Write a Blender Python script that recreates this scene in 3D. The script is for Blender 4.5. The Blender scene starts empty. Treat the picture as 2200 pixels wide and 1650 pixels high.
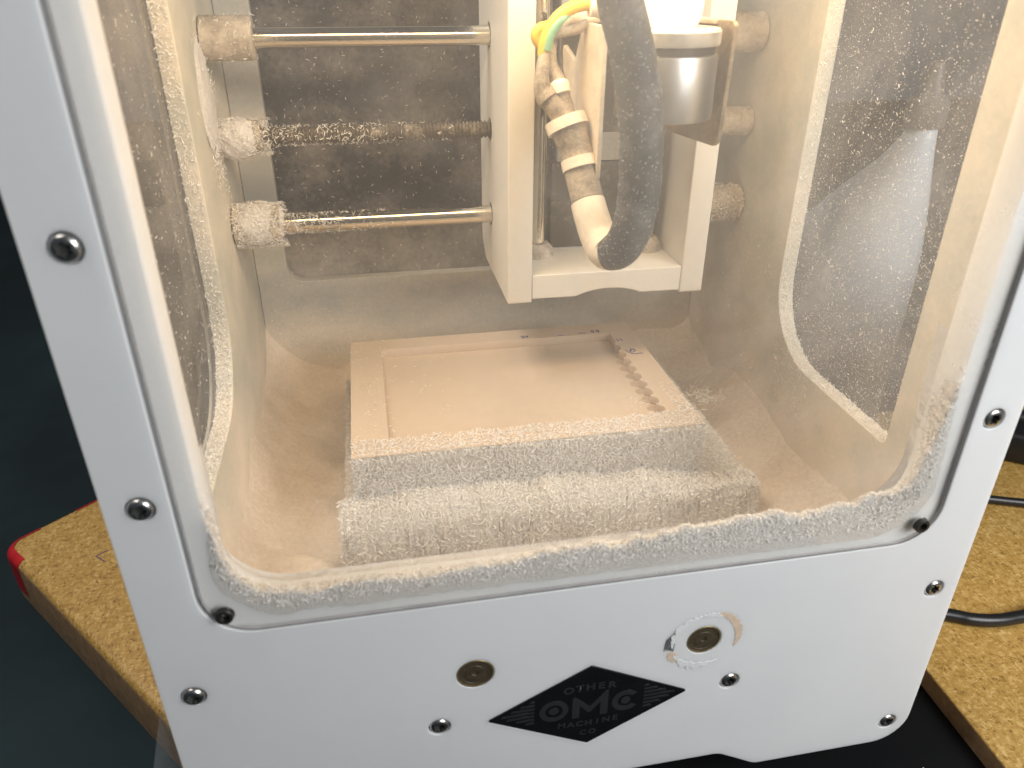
import bpy, bmesh, math, random
import numpy as np
from mathutils import Vector, Matrix

S = 0.001                                   # everything below is written in millimetres
rng = np.random.default_rng(7)
random.seed(7)
sc = bpy.context.scene
COL = sc.collection

# ------------------------------------------------------------------ camera
CAM_POS = np.array([-59.75, -171.22, 272.57])
YAW, PITCH, ROLL = math.radians(10.713), math.radians(28.523), math.radians(-0.151)
FPX = 1645.83                               # focal length in photo pixels (2200 wide)


def cam_axes():
    cy, sy, cp, sp = math.cos(YAW), math.sin(YAW), math.cos(PITCH), math.sin(PITCH)
    f = np.array([sy * cp, cy * cp, -sp]); r = np.array([cy, -sy, 0.0]); d = np.cross(f, r)
    cr, sr = math.cos(ROLL), math.sin(ROLL)
    return cr * r + sr * d, -sr * r + cr * d, f


AX_R, AX_D, AX_F = cam_axes()
cam_data = bpy.data.cameras.new('camera')
cam_data.sensor_width = 36.0
cam_data.lens = FPX / 2200.0 * 36.0
cam_data.clip_start = 0.005
cam_data.clip_end = 50.0
cam_data.dof.use_dof = True
cam_data.dof.focus_distance = 0.335
cam_data.dof.aperture_fstop = 15.0
cam = bpy.data.objects.new('camera', cam_data)
M = Matrix([list(AX_R), list(-AX_D), list(-AX_F)]).transposed().to_4x4()
M.translation = Vector(CAM_POS * S)
cam.matrix_world = M
COL.objects.link(cam)
sc.camera = cam


def hit(px, py, axis, val):
    """point of the place that the measured photo pixel falls on, in the plane axis = val"""
    d = (px - 1100) / FPX * AX_R + (py - 825) / FPX * AX_D + AX_F
    t = (val - CAM_POS[axis]) / d[axis]
    return CAM_POS + t * d


# ------------------------------------------------------------------ world, lamps, exposure
world = bpy.data.worlds.new('World')
sc.world = world
world.use_nodes = True
bg = world.node_tree.nodes['Background']
bg.inputs['Color'].default_value = (0.62, 0.72, 0.85, 1)
bg.inputs['Strength'].default_value = 0.09


def area_light(name, loc, target, size, size_y, power, color):
    ld = bpy.data.lights.new(name, 'AREA')
    ld.shape = 'RECTANGLE'; ld.size = size * S; ld.size_y = size_y * S
    ld.energy = power; ld.color = color
    o = bpy.data.objects.new(name, ld); COL.objects.link(o)
    o.location = Vector(loc) * S
    o.rotation_euler = (Vector(target) - Vector(loc)).to_track_quat('-Z', 'Y').to_euler()
    return o


# warm strip light under the machine's top, cool room light from above in front
area_light('work_light', (5, 74, 304), (5, 84, 0), 222, 40, 0.41, (1.0, 0.74, 0.45))
area_light('room_light', (385, -400, 430), (70, 0, 90), 420, 340, 5.0, (0.99, 0.99, 0.98))
area_light('left_fill_light', (-520, 150, 1150), (-150, 100, 0), 600, 400, 9.0, (1.0, 0.95, 0.88))  # unseen fill added above left to brighten the left board

sc.view_settings.view_transform = 'Standard'
sc.view_settings.look = 'None'
sc.view_settings.exposure = 0.08
sc.view_settings.gamma = 1.0
sc.cycles.max_bounces = 14
sc.cycles.transparent_max_bounces = 24
sc.cycles.caustics_reflective = False
sc.cycles.caustics_refractive = False
sc.cycles.sample_clamp_indirect = 4.0


# ------------------------------------------------------------------ materials
def new_mat(name):
    m = bpy.data.materials.new(name); m.use_nodes = True
    nt = m.node_tree
    return m, nt, nt.nodes, nt.links, nt.nodes['Principled BSDF']


def coords(nt, scale=(1, 1, 1), space='Object'):
    tc = nt.nodes.new('ShaderNodeTexCoord'); mp = nt.nodes.new('ShaderNodeMapping')
    mp.inputs['Scale'].default_value = scale
    nt.links.new(tc.outputs[space], mp.inputs['Vector'])
    return mp.outputs['Vector']


def noise(nt, vec, scale, detail=4, rough=0.6):
    n = nt.nodes.new('ShaderNodeTexNoise')
    n.inputs['Scale'].default_value = scale; n.inputs['Detail'].default_value = detail
    n.inputs['Roughness'].default_value = rough
    nt.links.new(vec, n.inputs['Vector'])
    return n.outputs['Fac']


def ramp(nt, fac, stops):
    r = nt.nodes.new('ShaderNodeValToRGB')
    el = r.color_ramp.elements
    while len(el) < len(stops): el.new(0.5)
    for e, (p, c) in zip(el, stops):
        e.position = p; e.color = c if len(c) == 4 else (*c, 1)
    nt.links.new(fac, r.inputs['Fac'])
    return r.outputs['Color']


def g(v): return (v, v, v, 1)


def mixc(nt, fac, a, b):
    m = nt.nodes.new('ShaderNodeMix'); m.data_type = 'RGBA'
    for sock, v in ((m.inputs['Factor'], fac), (m.inputs['A'], a), (m.inputs['B'], b)):
        if hasattr(v, 'is_output'): nt.links.new(v, sock)
        elif isinstance(v, (int, float)): sock.default_value = v
        else: sock.default_value = (*v[:3], 1)
    return m.outputs['Result']


def math_n(nt, op, a, b=None):
    m = nt.nodes.new('ShaderNodeMath'); m.operation = op
    for i, v in enumerate((a, b)):
        if v is None: continue
        if hasattr(v, 'is_output'): nt.links.new(v, m.inputs[i])
        else: m.inputs[i].default_value = v
    return m.outputs[0]


def bump(nt, bsdf, height, strength=0.4, dist=0.0006):
    b = nt.nodes.new('ShaderNodeBump')
    b.inputs['Strength'].default_value = strength; b.inputs['Distance'].default_value = dist
    nt.links.new(height, b.inputs['Height']); nt.links.new(b.outputs['Normal'], bsdf.inputs['Normal'])


def simple(name, color, rough=0.5, metal=0.0, var=0.12, nscale=120.0, bstr=0.0, bscale=600.0):
    m, nt, N, L, b = new_mat(name)
    v = coords(nt)
    n = noise(nt, v, nscale)
    c0 = [max(0, c * (1 - var)) for c in color]; c1 = [min(1, c * (1 + var)) for c in color]
    L.new(ramp(nt, n, [(0.3, c0), (0.7, c1)]), b.inputs['Base Color'])
    b.inputs['Roughness'].default_value = rough; b.inputs['Metallic'].default_value = metal
    if bstr: bump(nt, b, noise(nt, v, bscale), bstr)
    return m


DUST = (0.80, 0.70, 0.58)


def dusty(name, base, rough, dust_lo, dust_hi, scale=45.0, fine=700.0, metal=0.0, sss=0.0, dust=DUST, streak=(1, 1, 1), bstr=0.25, lowz=None):
    """a clean surface partly covered with fine milling dust: patchy film plus specks"""
    m, nt, N, L, b = new_mat(name)
    v = coords(nt, streak)
    big = noise(nt, v, scale, 6, 0.65)
    fin = noise(nt, coords(nt), fine, 3, 0.7)
    s = math_n(nt, 'ADD', math_n(nt, 'MULTIPLY', big, 0.72), math_n(nt, 'MULTIPLY', fin, 0.28))
    if lowz:                                   # powder settles thicker low down
        sz = nt.nodes.new('ShaderNodeSeparateXYZ'); L.new(coords(nt), sz.inputs[0])
        mz = nt.nodes.new('ShaderNodeMapRange'); mz.inputs['From Min'].default_value = lowz[0] * S; mz.inputs['From Max'].default_value = lowz[1] * S
        mz.inputs['To Min'].default_value = lowz[2]; mz.inputs['To Max'].default_value = 0.0
        L.new(sz.outputs['Z'], mz.inputs['Value']); s = math_n(nt, 'ADD', s, mz.outputs[0])
    fac = ramp(nt, s, [(dust_lo, g(0)), (dust_hi, g(1))])
    L.new(mixc(nt, fac, base, dust), b.inputs['Base Color'])
    rr = nt.nodes.new('ShaderNodeMapRange'); rr.inputs['To Min'].default_value = rough; rr.inputs['To Max'].default_value = 0.95
    L.new(fac, rr.inputs['Value']); L.new(rr.outputs[0], b.inputs['Roughness'])
    if metal:
        mm = nt.nodes.new('ShaderNodeMapRange'); mm.inputs['To Min'].default_value = metal; mm.inputs['To Max'].default_value = 0
        L.new(fac, mm.inputs['Value']); L.new(mm.outputs[0], b.inputs['Metallic'])
    if sss:
        b.inputs['Subsurface Weight'].default_value = sss
        b.inputs['Subsurface Radius'].default_value = (0.9, 0.8, 0.7)
        b.inputs['Subsurface Scale'].default_value = 0.004
    if bstr: bump(nt, b, s, bstr, 0.0008)
    return m


# white HDPE of the front panel: slightly milky, faint machining marks and scuffs
def make_hdpe():
    m, nt, N, L, b = new_mat('hdpe_front')
    v = coords(nt)
    n = noise(nt, v, 18, 4, 0.5)
    basec = ramp(nt, n, [(0.3, (0.77, 0.78, 0.79)), (0.7, (0.83, 0.835, 0.835))])
    sv = coords(nt, (1.0, 1.0, 14.0)); sv.node.inputs['Rotation'].default_value = (0, 0.12, 0)
    scr = ramp(nt, noise(nt, sv, 55, 6, 0.6), [(0.62, g(0)), (0.74, g(0.8))])
    msk = ramp(nt, noise(nt, v, 14, 3, 0.5), [(0.50, g(0)), (0.64, g(1))])
    L.new(mixc(nt, math_n(nt, 'MULTIPLY', scr, msk), basec, (0.86, 0.88, 0.89)), b.inputs['Base Color'])
    sn = noise(nt, coords(nt, (0.5, 1, 5)), 60, 5, 0.7)
    L.new(ramp(nt, sn, [(0.35, g(0.34)), (0.7, g(0.52))]), b.inputs['Roughness'])
    b.inputs['Subsurface Weight'].default_value = 0.6
    b.inputs['Subsurface Radius'].default_value = (1.0, 0.95, 0.9)
    b.inputs['Subsurface Scale'].default_value = 0.009
    fine = noise(nt, coords(nt, (0.6, 1, 2)), 260, 4, 0.7)
    bump(nt, b, fine, 0.05, 0.0005)
    return m


HDPE = make_hdpe()
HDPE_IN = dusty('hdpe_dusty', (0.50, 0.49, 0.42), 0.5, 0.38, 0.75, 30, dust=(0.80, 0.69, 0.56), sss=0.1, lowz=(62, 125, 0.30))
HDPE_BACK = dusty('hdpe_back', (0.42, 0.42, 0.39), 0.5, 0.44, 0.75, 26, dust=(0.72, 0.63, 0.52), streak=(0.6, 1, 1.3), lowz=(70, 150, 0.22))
HDPE_CARR = dusty('hdpe_carriage', (0.80, 0.76, 0.68), 0.5, 0.5, 0.85, 70, sss=0.2)
BACK_DARK = dusty('smoked_cover', (0.026, 0.027, 0.031), 0.6, 0.44, 0.86, 38, fine=420, dust=(0.36, 0.33, 0.30), lowz=(128, 166, 0.24))
STEEL_ROD = dusty('steel_rod', (0.72, 0.66, 0.55), 0.14, 0.60, 0.80, 60, metal=1.0, bstr=0.1)
STEEL_SCREW = dusty('dusty_leadscrew', (0.09, 0.07, 0.048), 0.6, 0.50, 0.85, 120, metal=0.3)
COLLAR = dusty('dusty_collar', (0.20, 0.165, 0.13), 0.7, 0.30, 0.66, 110, dust=(0.68, 0.59, 0.48))
SCREW_STEEL = simple('screw_steel', (0.52, 0.51, 0.49), 0.28, 1.0, 0.2, 300)
SCREW_DARK = simple('screw_recess', (0.11, 0.11, 0.105), 0.5, 0.6)
SCREW_BLACK = simple('black_oxide', (0.035, 0.034, 0.033), 0.38, 0.5)
BRASS = simple('bronze_bushing', (0.115, 0.09, 0.058), 0.5, 0.6, 0.25, 500, 0.15)
BRASS_RIM = simple('bronze_rim', (0.24, 0.18, 0.085), 0.45, 0.6, 0.2, 300)
ALU = simple('brushed_aluminium', (0.58, 0.57, 0.55), 0.36, 1.0, 0.05, 60)
ALU_DUST = dusty('dusty_aluminium', (0.66, 0.62, 0.54), 0.4, 0.45, 0.75, 90, fine=1500, metal=0.6)
GROOVE = simple('dark_groove', (0.05, 0.045, 0.04), 0.5)
SHEET = dusty('dusty_sheet_metal', (0.46, 0.38, 0.28), 0.45, 0.30, 0.62, 50, fine=1100, metal=0.5, dust=(0.80, 0.68, 0.52))
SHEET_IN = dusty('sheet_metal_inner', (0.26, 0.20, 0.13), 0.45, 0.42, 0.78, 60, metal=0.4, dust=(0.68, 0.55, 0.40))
SHEET_DARK = dusty('dark_sheet_metal', (0.07, 0.058, 0.042), 0.5, 0.52, 0.85, 60, dust=(0.5, 0.42, 0.3))
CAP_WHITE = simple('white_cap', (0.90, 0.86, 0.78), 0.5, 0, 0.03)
_cb = CAP_WHITE.node_tree.nodes['Principled BSDF']      # warm emission stands in for the strip light blowing the cap out
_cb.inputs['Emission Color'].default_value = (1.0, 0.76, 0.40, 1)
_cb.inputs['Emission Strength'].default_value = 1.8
CABLE = dusty('cable_jacket', (0.042, 0.050, 0.056), 0.6, 0.50, 0.90, 90, fine=900, dust=(0.30, 0.31, 0.31))
SLEEVE = dusty('dusty_sleeve', (0.10, 0.082, 0.06), 0.6, 0.36, 0.70, 100, fine=1400, dust=(0.62, 0.52, 0.39))
SLEEVE_PALE = dusty('thickly_dusted_sleeve', (0.5, 0.43, 0.34), 0.8, 0.25, 0.55, 100, fine=1400, dust=(0.82, 0.72, 0.58))
YELLOW = dusty('yellow_wire', (0.75, 0.50, 0.06), 0.45, 0.60, 0.90, 90)
GREEN = dusty('green_stripe', (0.20, 0.42, 0.26), 0.45, 0.60, 0.90, 90)
GREYWIRE = dusty('grey_wire', (0.2, 0.17, 0.13), 0.6, 0.35, 0.65, 90)
BADGE = simple('badge_black', (0.006, 0.007, 0.008), 0.22, 0, 0.2)
BADGE_GREY = simple('badge_grey', (0.021, 0.023, 0.025), 0.4, 0, 0.15)
BADGE_GLINT = simple('badge_highlight', (0.82, 0.85, 0.87), 0.4)
PEN = simple('purple_pen', (0.10, 0.07, 0.25), 0.7, 0, 0.3, 900)
BLACK_MAT = dusty('black_mat', (0.004, 0.0043, 0.005), 0.9, 0.70, 0.95, 300, fine=1500, dust=(0.16, 0.165, 0.17))
CORD = simple('black_cord', (0.012, 0.012, 0.013), 0.35)
RED = simple('red_tape', (0.48, 0.012, 0.02), 0.4, 0, 0.15)
def low_spec(m, v=0.15):
    m.node_tree.nodes['Principled BSDF'].inputs['Specular IOR Level'].default_value = v


low_spec(BLACK_MAT)
BENCH = simple('dark_bench', (0.011, 0.021, 0.025), 0.9, 0, 0.4, 6)
low_spec(BENCH, 0.25)
BOTTLE = simple('white_bottle', (0.46, 0.50, 0.56), 0.4, 0, 0.03)
_nt = BOTTLE.node_tree                       # lower half painted dark, imitating how it fades from sight
_b = _nt.nodes['Principled BSDF']; _src = _b.inputs['Base Color'].links[0].from_socket
_sp = _nt.nodes.new('ShaderNodeSeparateXYZ'); _nt.links.new(coords(_nt), _sp.inputs[0])
_lv = math_n(_nt, 'ADD', _sp.outputs['Z'], math_n(_nt, 'MULTIPLY', noise(_nt, coords(_nt), 30), 0.03))
_mr = _nt.nodes.new('ShaderNodeMapRange'); _mr.interpolation_type = 'SMOOTHSTEP'
_mr.inputs['From Min'].default_value = 0.075; _mr.inputs['From Max'].default_value = 0.175
_nt.links.new(_lv, _mr.inputs['Value'])
_nt.links.new(mixc(_nt, _mr.outputs[0], (0.045, 0.04, 0.035), _src), _b.inputs['Base Color'])
BOTTLE_CAP = simple('grey_bottle_cap', (0.10, 0.095, 0.09), 0.5)
STICKER = simple('peach_sticker', (0.62, 0.49, 0.37), 0.7, 0, 0.15, 300)
GLUE = simple('torn_white', (0.70, 0.72, 0.72), 0.35, 0, 0.08, 300, 0.3, 900)
RUBBER = simple('rubber_foot', (0.02, 0.02, 0.02), 0.8)
BEDPLATE = simple('bed_plate', (0.6, 0.58, 0.5), 0.5)


def make_stock():
    m, nt, N, L, b = new_mat('tooling_board')
    v = coords(nt)
    n = noise(nt, v, 25, 4); f = noise(nt, v, 1500, 2, 0.7)
    s = math_n(nt, 'ADD', math_n(nt, 'MULTIPLY', n, 0.6), math_n(nt, 'MULTIPLY', f, 0.4))
    L.new(ramp(nt, s, [(0.3, (0.58, 0.455, 0.335)), (0.7, (0.64, 0.51, 0.385))]), b.inputs['Base Color'])
    b.inputs['Roughness'].default_value = 0.8
    bump(nt, b, f, 0.08, 0.0003)
    return m


def make_dust(name, c0, c1, scale=900):
    m, nt, N, L, b = new_mat(name)
    v = coords(nt)
    a = noise(nt, v, scale, 5, 0.75); big = noise(nt, v, 40, 4)
    s = math_n(nt, 'ADD', math_n(nt, 'MULTIPLY', a, 0.55), math_n(nt, 'MULTIPLY', big, 0.45))
    L.new(ramp(nt, s, [(0.32, c0), (0.66, c1)]), b.inputs['Base Color'])
    b.inputs['Roughness'].default_value = 0.95
    b.inputs['Specular IOR Level'].default_value = 0.1
    bump(nt, b, a, 0.9, 0.0012)
    return m


STOCK = make_stock()
CHIP = make_dust('chips_cream', (0.84, 0.79, 0.73), (0.93, 0.90, 0.85), 200)
DUSTPILE = make_dust('packed_chips', (0.78, 0.74, 0.70), (0.92, 0.89, 0.86), 1500)
DUSTFACE = make_dust('caked_face', (0.60, 0.56, 0.51), (0.86, 0.82, 0.76))
FLOORDUST = make_dust('floor_dust', (0.66, 0.54, 0.42), (0.86, 0.76, 0.65), 500)


def make_particle_board():
    m, nt, N, L, b = new_mat('particle_board')
    v = coords(nt)
    w = nt.nodes.new('ShaderNodeTexNoise'); w.inputs['Scale'].default_value = 160
    L.new(v, w.inputs['Vector'])
    wm = nt.nodes.new('ShaderNodeVectorMath'); wm.operation = 'MULTIPLY_ADD'
    wm.inputs[1].default_value = (0.003, 0.003, 0.003)
    L.new(w.outputs['Color'], wm.inputs[0]); L.new(v, wm.inputs[2])
    cols = []
    for sc_, st in ((1000, (1, 0.4, 1)), (1000, (0.4, 1, 1)), (2300, (1, 1, 1))):
        mp = nt.nodes.new('ShaderNodeMapping'); mp.inputs['Scale'].default_value = st
        mp.inputs['Rotation'].default_value = (0, 0, 0.6 if st[0] == 1 else -0.5)
        L.new(wm.outputs[0], mp.inputs['Vector'])
        vo = nt.nodes.new('ShaderNodeTexVoronoi'); vo.inputs['Scale'].default_value = sc_
        L.new(mp.outputs[0], vo.inputs['Vector'])
        sp = nt.nodes.new('ShaderNodeSeparateColor'); L.new(vo.outputs['Color'], sp.inputs[0])
        cols.append(sp.outputs[0])
    a = math_n(nt, 'ADD', math_n(nt, 'MULTIPLY', cols[0], 0.42), math_n(nt, 'MULTIPLY', cols[1], 0.36))
    a = math_n(nt, 'ADD', a, math_n(nt, 'MULTIPLY', cols[2], 0.22))
    L.new(ramp(nt, a, [(0.10, (0.19, 0.10, 0.026)), (0.32, (0.40, 0.235, 0.058)), (0.60, (0.47, 0.29, 0.08)), (0.90, (0.64, 0.45, 0.18))]), b.inputs['Base Color'])
    b.inputs['Roughness'].default_value = 0.55
    bump(nt, b, a, 0.1, 0.0003)
    return m


PBOARD = make_particle_board()
PB_EDGE = simple('board_edge', (0.30, 0.19, 0.10), 0.7, 0, 0.25, 200, 0.3)


def pane_material(name, lo, hi, maxa, scale, speck, tint=(0.88, 0.84, 0.79), lowz=None, edge=None, wipe=0.0, base=0.0, spread=None):
    """clear polycarbonate with a film of dust: see-through, weakly reflective, dust diffuse and translucent"""
    m, nt, N, L, b = new_mat(name)
    N.remove(b)
    out = N['Material Output']
    v = coords(nt)
    nb_ = nt.nodes.new('ShaderNodeTexNoise'); nb_.inputs['Scale'].default_value = scale; nb_.inputs['Detail'].default_value = 9
    nb_.inputs['Roughness'].default_value = 0.6; nb_.inputs['Distortion'].default_value = 0.9
    L.new(v, nb_.inputs['Vector'])
    big = nb_.outputs['Fac']
    fac = ramp(nt, big, [(lo, g(0.0)), ((lo + hi) / 2, g(0.42)), (hi, g(1.0))])
    fac = math_n(nt, 'MULTIPLY', fac, maxa)
    if wipe:                                   # wiped streaks, finer and slanted
        wv = coords(nt, (1.0, 1.0, 0.28)); wv.node.inputs['Rotation'].default_value = (0, wipe, 0)
        wn = noise(nt, wv, 60, 6, 0.6)
        fac = math_n(nt, 'MULTIPLY', fac, ramp(nt, wn, [(0.3, g(0.65)), (0.7, g(1.25))]))
    if spread:                                 # thick towards the jambs, wiped thinner in the middle
        sx_ = nt.nodes.new('ShaderNodeSeparateXYZ'); L.new(v, sx_.inputs[0])
        cv = nt.nodes.new('ShaderNodeFloatCurve'); pts_ = cv.mapping.curves[0].points
        for q, (a_, b_) in zip([pts_[0], pts_[1]] + [pts_.new(0.5, 0.5) for _ in range(len(spread) - 2)], [spread[0], spread[-1]] + list(spread[1:-1])): q.location = (a_, b_)
        cv.mapping.update()
        mx = nt.nodes.new('ShaderNodeMapRange'); mx.inputs['From Min'].default_value = -0.116; mx.inputs['From Max'].default_value = 0.116
        L.new(sx_.outputs['X'], mx.inputs['Value']); L.new(mx.outputs[0], cv.inputs['Value'])
        fac = math_n(nt, 'MULTIPLY', fac, cv.outputs[0])
    fac = math_n(nt, 'ADD', fac, base)
    if lowz:                                   # dust clings more towards the sill and jambs
        sep = nt.nodes.new('ShaderNodeSeparateXYZ'); L.new(v, sep.inputs[0])
        mr = nt.nodes.new('ShaderNodeMapRange'); mr.interpolation_type = 'SMOOTHSTEP'
        mr.inputs['From Min'].default_value = lowz[0] * S; mr.inputs['From Max'].default_value = lowz[1] * S
        mr.inputs['To Min'].default_value = lowz[2]; mr.inputs['To Max'].default_value = 0.0
        L.new(sep.outputs['Z'], mr.inputs['Value'])
        fac = math_n(nt, 'ADD', fac, mr.outputs[0])
    if edge:                                   # film packed between the sheet and the ledge round the opening
        sep2 = nt.nodes.new('ShaderNodeSeparateXYZ'); L.new(v, sep2.inputs[0])
        wob = math_n(nt, 'MULTIPLY', math_n(nt, 'SUBTRACT', noise(nt, v, 160, 5, 0.7), 0.5), 0.008)
        dx = math_n(nt, 'SUBTRACT', math_n(nt, 'ABSOLUTE', sep2.outputs['X']), 0.1075)
        dz = math_n(nt, 'SUBTRACT', 0.1125, sep2.outputs['Z'])
        dd = math_n(nt, 'ADD', math_n(nt, 'MAXIMUM', dx, dz), wob)
        ef = nt.nodes.new('ShaderNodeMapRange'); ef.interpolation_type = 'SMOOTHSTEP'
        ef.inputs['From Min'].default_value = -0.003; ef.inputs['From Max'].default_value = 0.0015
        ef.inputs['To Min'].default_value = 0.0; ef.inputs['To Max'].default_value = edge
        L.new(dd, ef.inputs['Value'])
        gr = ramp(nt, noise(nt, v, 900, 4, 0.7), [(0.3, g(0.55)), (0.7, g(1.0))])
        fac = math_n(nt, 'MAXIMUM', fac, math_n(nt, 'MULTIPLY', ef.outputs[0], gr))
    sp = noise(nt, v, 1500, 2, 0.6)
    spf = math_n(nt, 'MULTIPLY', ramp(nt, sp, [(0.60, g(0)), (0.72, g(1))]), speck)
    fac = math_n(nt, 'ADD', fac, spf)
    d = N.new('ShaderNodeBsdfDiffuse'); d.inputs['Color'].default_value = (*tint, 1)
    t = N.new('ShaderNodeBsdfTranslucent'); t.inputs['Color'].default_value = (*tint, 1)
    dt = N.new('ShaderNodeMixShader'); dt.inputs[0].default_value = 0.4
    L.new(d.outputs[0], dt.inputs[1]); L.new(t.outputs[0], dt.inputs[2])
    tr = N.new('ShaderNodeBsdfTransparent'); tr.inputs['Color'].default_value = (0.99, 0.99, 0.985, 1)
    m1 = N.new('ShaderNodeMixShader')
    L.new(fac, m1.inputs[0]); L.new(tr.outputs[0], m1.inputs[1]); L.new(dt.outputs[0], m1.inputs[2])
    gl = N.new('ShaderNodeBsdfGlossy'); gl.inputs['Roughness'].default_value = 0.04
    lw = N.new('ShaderNodeLayerWeight'); lw.inputs['Blend'].default_value = 0.5
    f5 = math_n(nt, 'POWER', lw.outputs['Facing'], 4.0)
    ff = math_n(nt, 'ADD', math_n(nt, 'MULTIPLY', f5, 0.3), 0.02)
    m2 = N.new('ShaderNodeMixShader')
    L.new(ff, m2.inputs[0]); L.new(m1.outputs[0], m2.inputs[1]); L.new(gl.outputs[0], m2.inputs[2])
    L.new(m2.outputs[0], out.inputs['Surface'])
    return m


PANE_CLEAN = pane_material('clear_pane', 0.9, 1.0, 0.0, 10, 0.0)
PANE_FRONT = pane_material('dusty_front_pane', 0.34, 0.66, 0.50, 13, 0.02, lowz=(106, 150, 0.05), edge=0.12, wipe=0.5, base=0.085, spread=[(0, 0.8), (0.12, 0.95), (0.33, 0.85), (0.46, 0.34), (0.62, 0.24), (0.74, 0.36), (0.88, 0.45), (1, 0.5)])
PANE_RIGHT = pane_material('dusty_right_pane', 0.36, 0.74, 0.26, 18, 0.4, (0.70, 0.63, 0.54), lowz=(115, 185, 0.16), base=0.02)
PANE_LEFT = pane_material('dusty_left_pane', 0.22, 0.65, 0.34, 16, 0.25, (0.70, 0.63, 0.56))
PANE_EDGE = simple('pane_edge', (0.34, 0.33, 0.33), 0.25)
PLASTIC = pane_material('clear_plastic', 0.3, 0.8, 0.25, 20, 0.0, (0.75, 0.8, 0.85))


# ------------------------------------------------------------------ mesh helpers
def link(name, me, mat, parent=None, smooth=False):
    o = bpy.data.objects.new(name, me)
    COL.objects.link(o)
    if mat:
        for mm in (mat if isinstance(mat, (list, tuple)) else [mat]): me.materials.append(mm)
    if smooth: me.polygons.foreach_set('use_smooth', [True] * len(me.polygons))
    if parent: o.parent = parent
    return o


def mesh(name, verts, faces, mat, parent=None, smooth=False):
    me = bpy.data.meshes.new(name)
    me.from_pydata([tuple(float(c) * S for c in v) for v in verts], [], faces)
    me.update()
    return link(name, me, mat, parent, smooth)


def bm_obj(name, bm, mat, parent=None, smooth=False, angle=None):
    bmesh.ops.recalc_face_normals(bm, faces=bm.faces)
    me = bpy.data.meshes.new(name)
    bm.to_mesh(me); bm.free()
    o = link(name, me, mat, parent, smooth)
    if angle: shade_auto(me, angle)
    return o


def shade_auto(me, deg, flat_axis=None):
    me.polygons.foreach_set('use_smooth', [True] * len(me.polygons))
    bm = bmesh.new(); bm.from_mesh(me)
    lim = math.radians(deg)
    for e in bm.edges:
        if len(e.link_faces) == 2 and e.calc_face_angle(0) > lim: e.smooth = False
    if flat_axis is not None:                # broad sheet faces keep their true normal
        bm.normal_update()
        for f in bm.faces:
            if abs(f.normal[flat_axis]) > 0.999: f.smooth = False
    bm.to_mesh(me); bm.free()


def box_bm(bm, x0, x1, y0, y1, z0, z1, bevel=0.0, seg=2):
    r = bmesh.ops.create_cube(bm, size=1.0)
    for v in r['verts']:
        v.co = Vector(((x0 + x1) / 2 + v.co.x * (x1 - x0), (y0 + y1) / 2 + v.co.y * (y1 - y0), (z0 + z1) / 2 + v.co.z * (z1 - z0))) * S
    if bevel:
        es = list({e for v in r['verts'] for e in v.link_edges})
        bmesh.ops.bevel(bm, geom=es, offset=bevel * S, segments=seg, affect='EDGES', profile=0.5)


def box(name, x0, x1, y0, y1, z0, z1, mat, parent=None, bevel=0.4, seg=2):
    bm = bmesh.new(); box_bm(bm, x0, x1, y0, y1, z0, z1, bevel, seg)
    return bm_obj(name, bm, mat, parent, angle=40 if bevel else None)


def rounded(pts_r, n=8):
    """pts_r: [(x, y, r)] -> polygon with filleted corners"""
    out = []
    k = len(pts_r)
    for i in range(k):
        x, y, r = pts_r[i]
        p = np.array([x, y]); a = np.array(pts_r[i - 1][:2]); b = np.array(pts_r[(i + 1) % k][:2])
        if r <= 0: out.append(p); continue
        u = (a - p) / np.linalg.norm(a - p); v = (b - p) / np.linalg.norm(b - p)
        ang = math.acos(max(-1, min(1, u @ v)))
        d = r / math.tan(ang / 2)
        c = p + (u + v) / np.linalg.norm(u + v) * (r / math.sin(ang / 2))
        s, e = p + u * d, p + v * d
        a0 = math.atan2(*(s - c)[::-1]); a1 = math.atan2(*(e - c)[::-1])
        da = (a1 - a0 + math.pi) % (2 * math.pi) - math.pi
        for j in range(n + 1):
            t = a0 + da * j / n
            out.append(c + r * np.array([math.cos(t), math.sin(t)]))
    return [tuple(q) for q in out]


def circle(cx, cy, r, n=28):
    return [(cx + r * math.cos(2 * math.pi * i / n), cy + r * math.sin(2 * math.pi * i / n)) for i in range(n)]


def plate_mesh(loops, a, b, frame, bevel=0.0):
    """2D outline with holes extruded from a to b along the third axis. frame maps (u, v, w) to (x, y, z)"""
    cu = bpy.data.curves.new('tmp', 'CURVE'); cu.dimensions = '2D'; cu.fill_mode = 'BOTH'
    cu.extrude = ((b - a) / 2 - bevel) * S; cu.bevel_depth = bevel * S; cu.bevel_resolution = 2
    cu.offset = -bevel * S
    for lp in loops:
        sp = cu.splines.new('POLY'); sp.points.add(len(lp) - 1)
        for q, (u, v) in zip(sp.points, lp): q.co = (u * S, v * S, 0, 1)
        sp.use_cyclic_u = True
    o = bpy.data.objects.new('tmp', cu); COL.objects.link(o)
    dg = bpy.context.evaluated_depsgraph_get()
    me = bpy.data.meshes.new_from_object(o.evaluated_get(dg))
    bpy.data.objects.remove(o); bpy.data.curves.remove(cu)
    mid = (a + b) / 2 * S
    for vv in me.vertices:
        u, v, w = vv.co.x, vv.co.y, vv.co.z + mid
        vv.co = Vector(frame(u, v, w))
    bm = bmesh.new(); bm.from_mesh(me)
    bmesh.ops.remove_doubles(bm, verts=bm.verts, dist=1e-7)
    bmesh.ops.recalc_face_normals(bm, faces=bm.faces)
    bm.to_mesh(me); bm.free(); me.materials.clear()
    return me


FR_XZ = lambda u, v, w: (u, w, v)            # sheet standing across, extruded in depth
FR_YZ = lambda u, v, w: (w, u, v)            # sheet standing fore and aft, extruded sideways
FR_XY = lambda u, v, w: (u, v, w)


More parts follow.
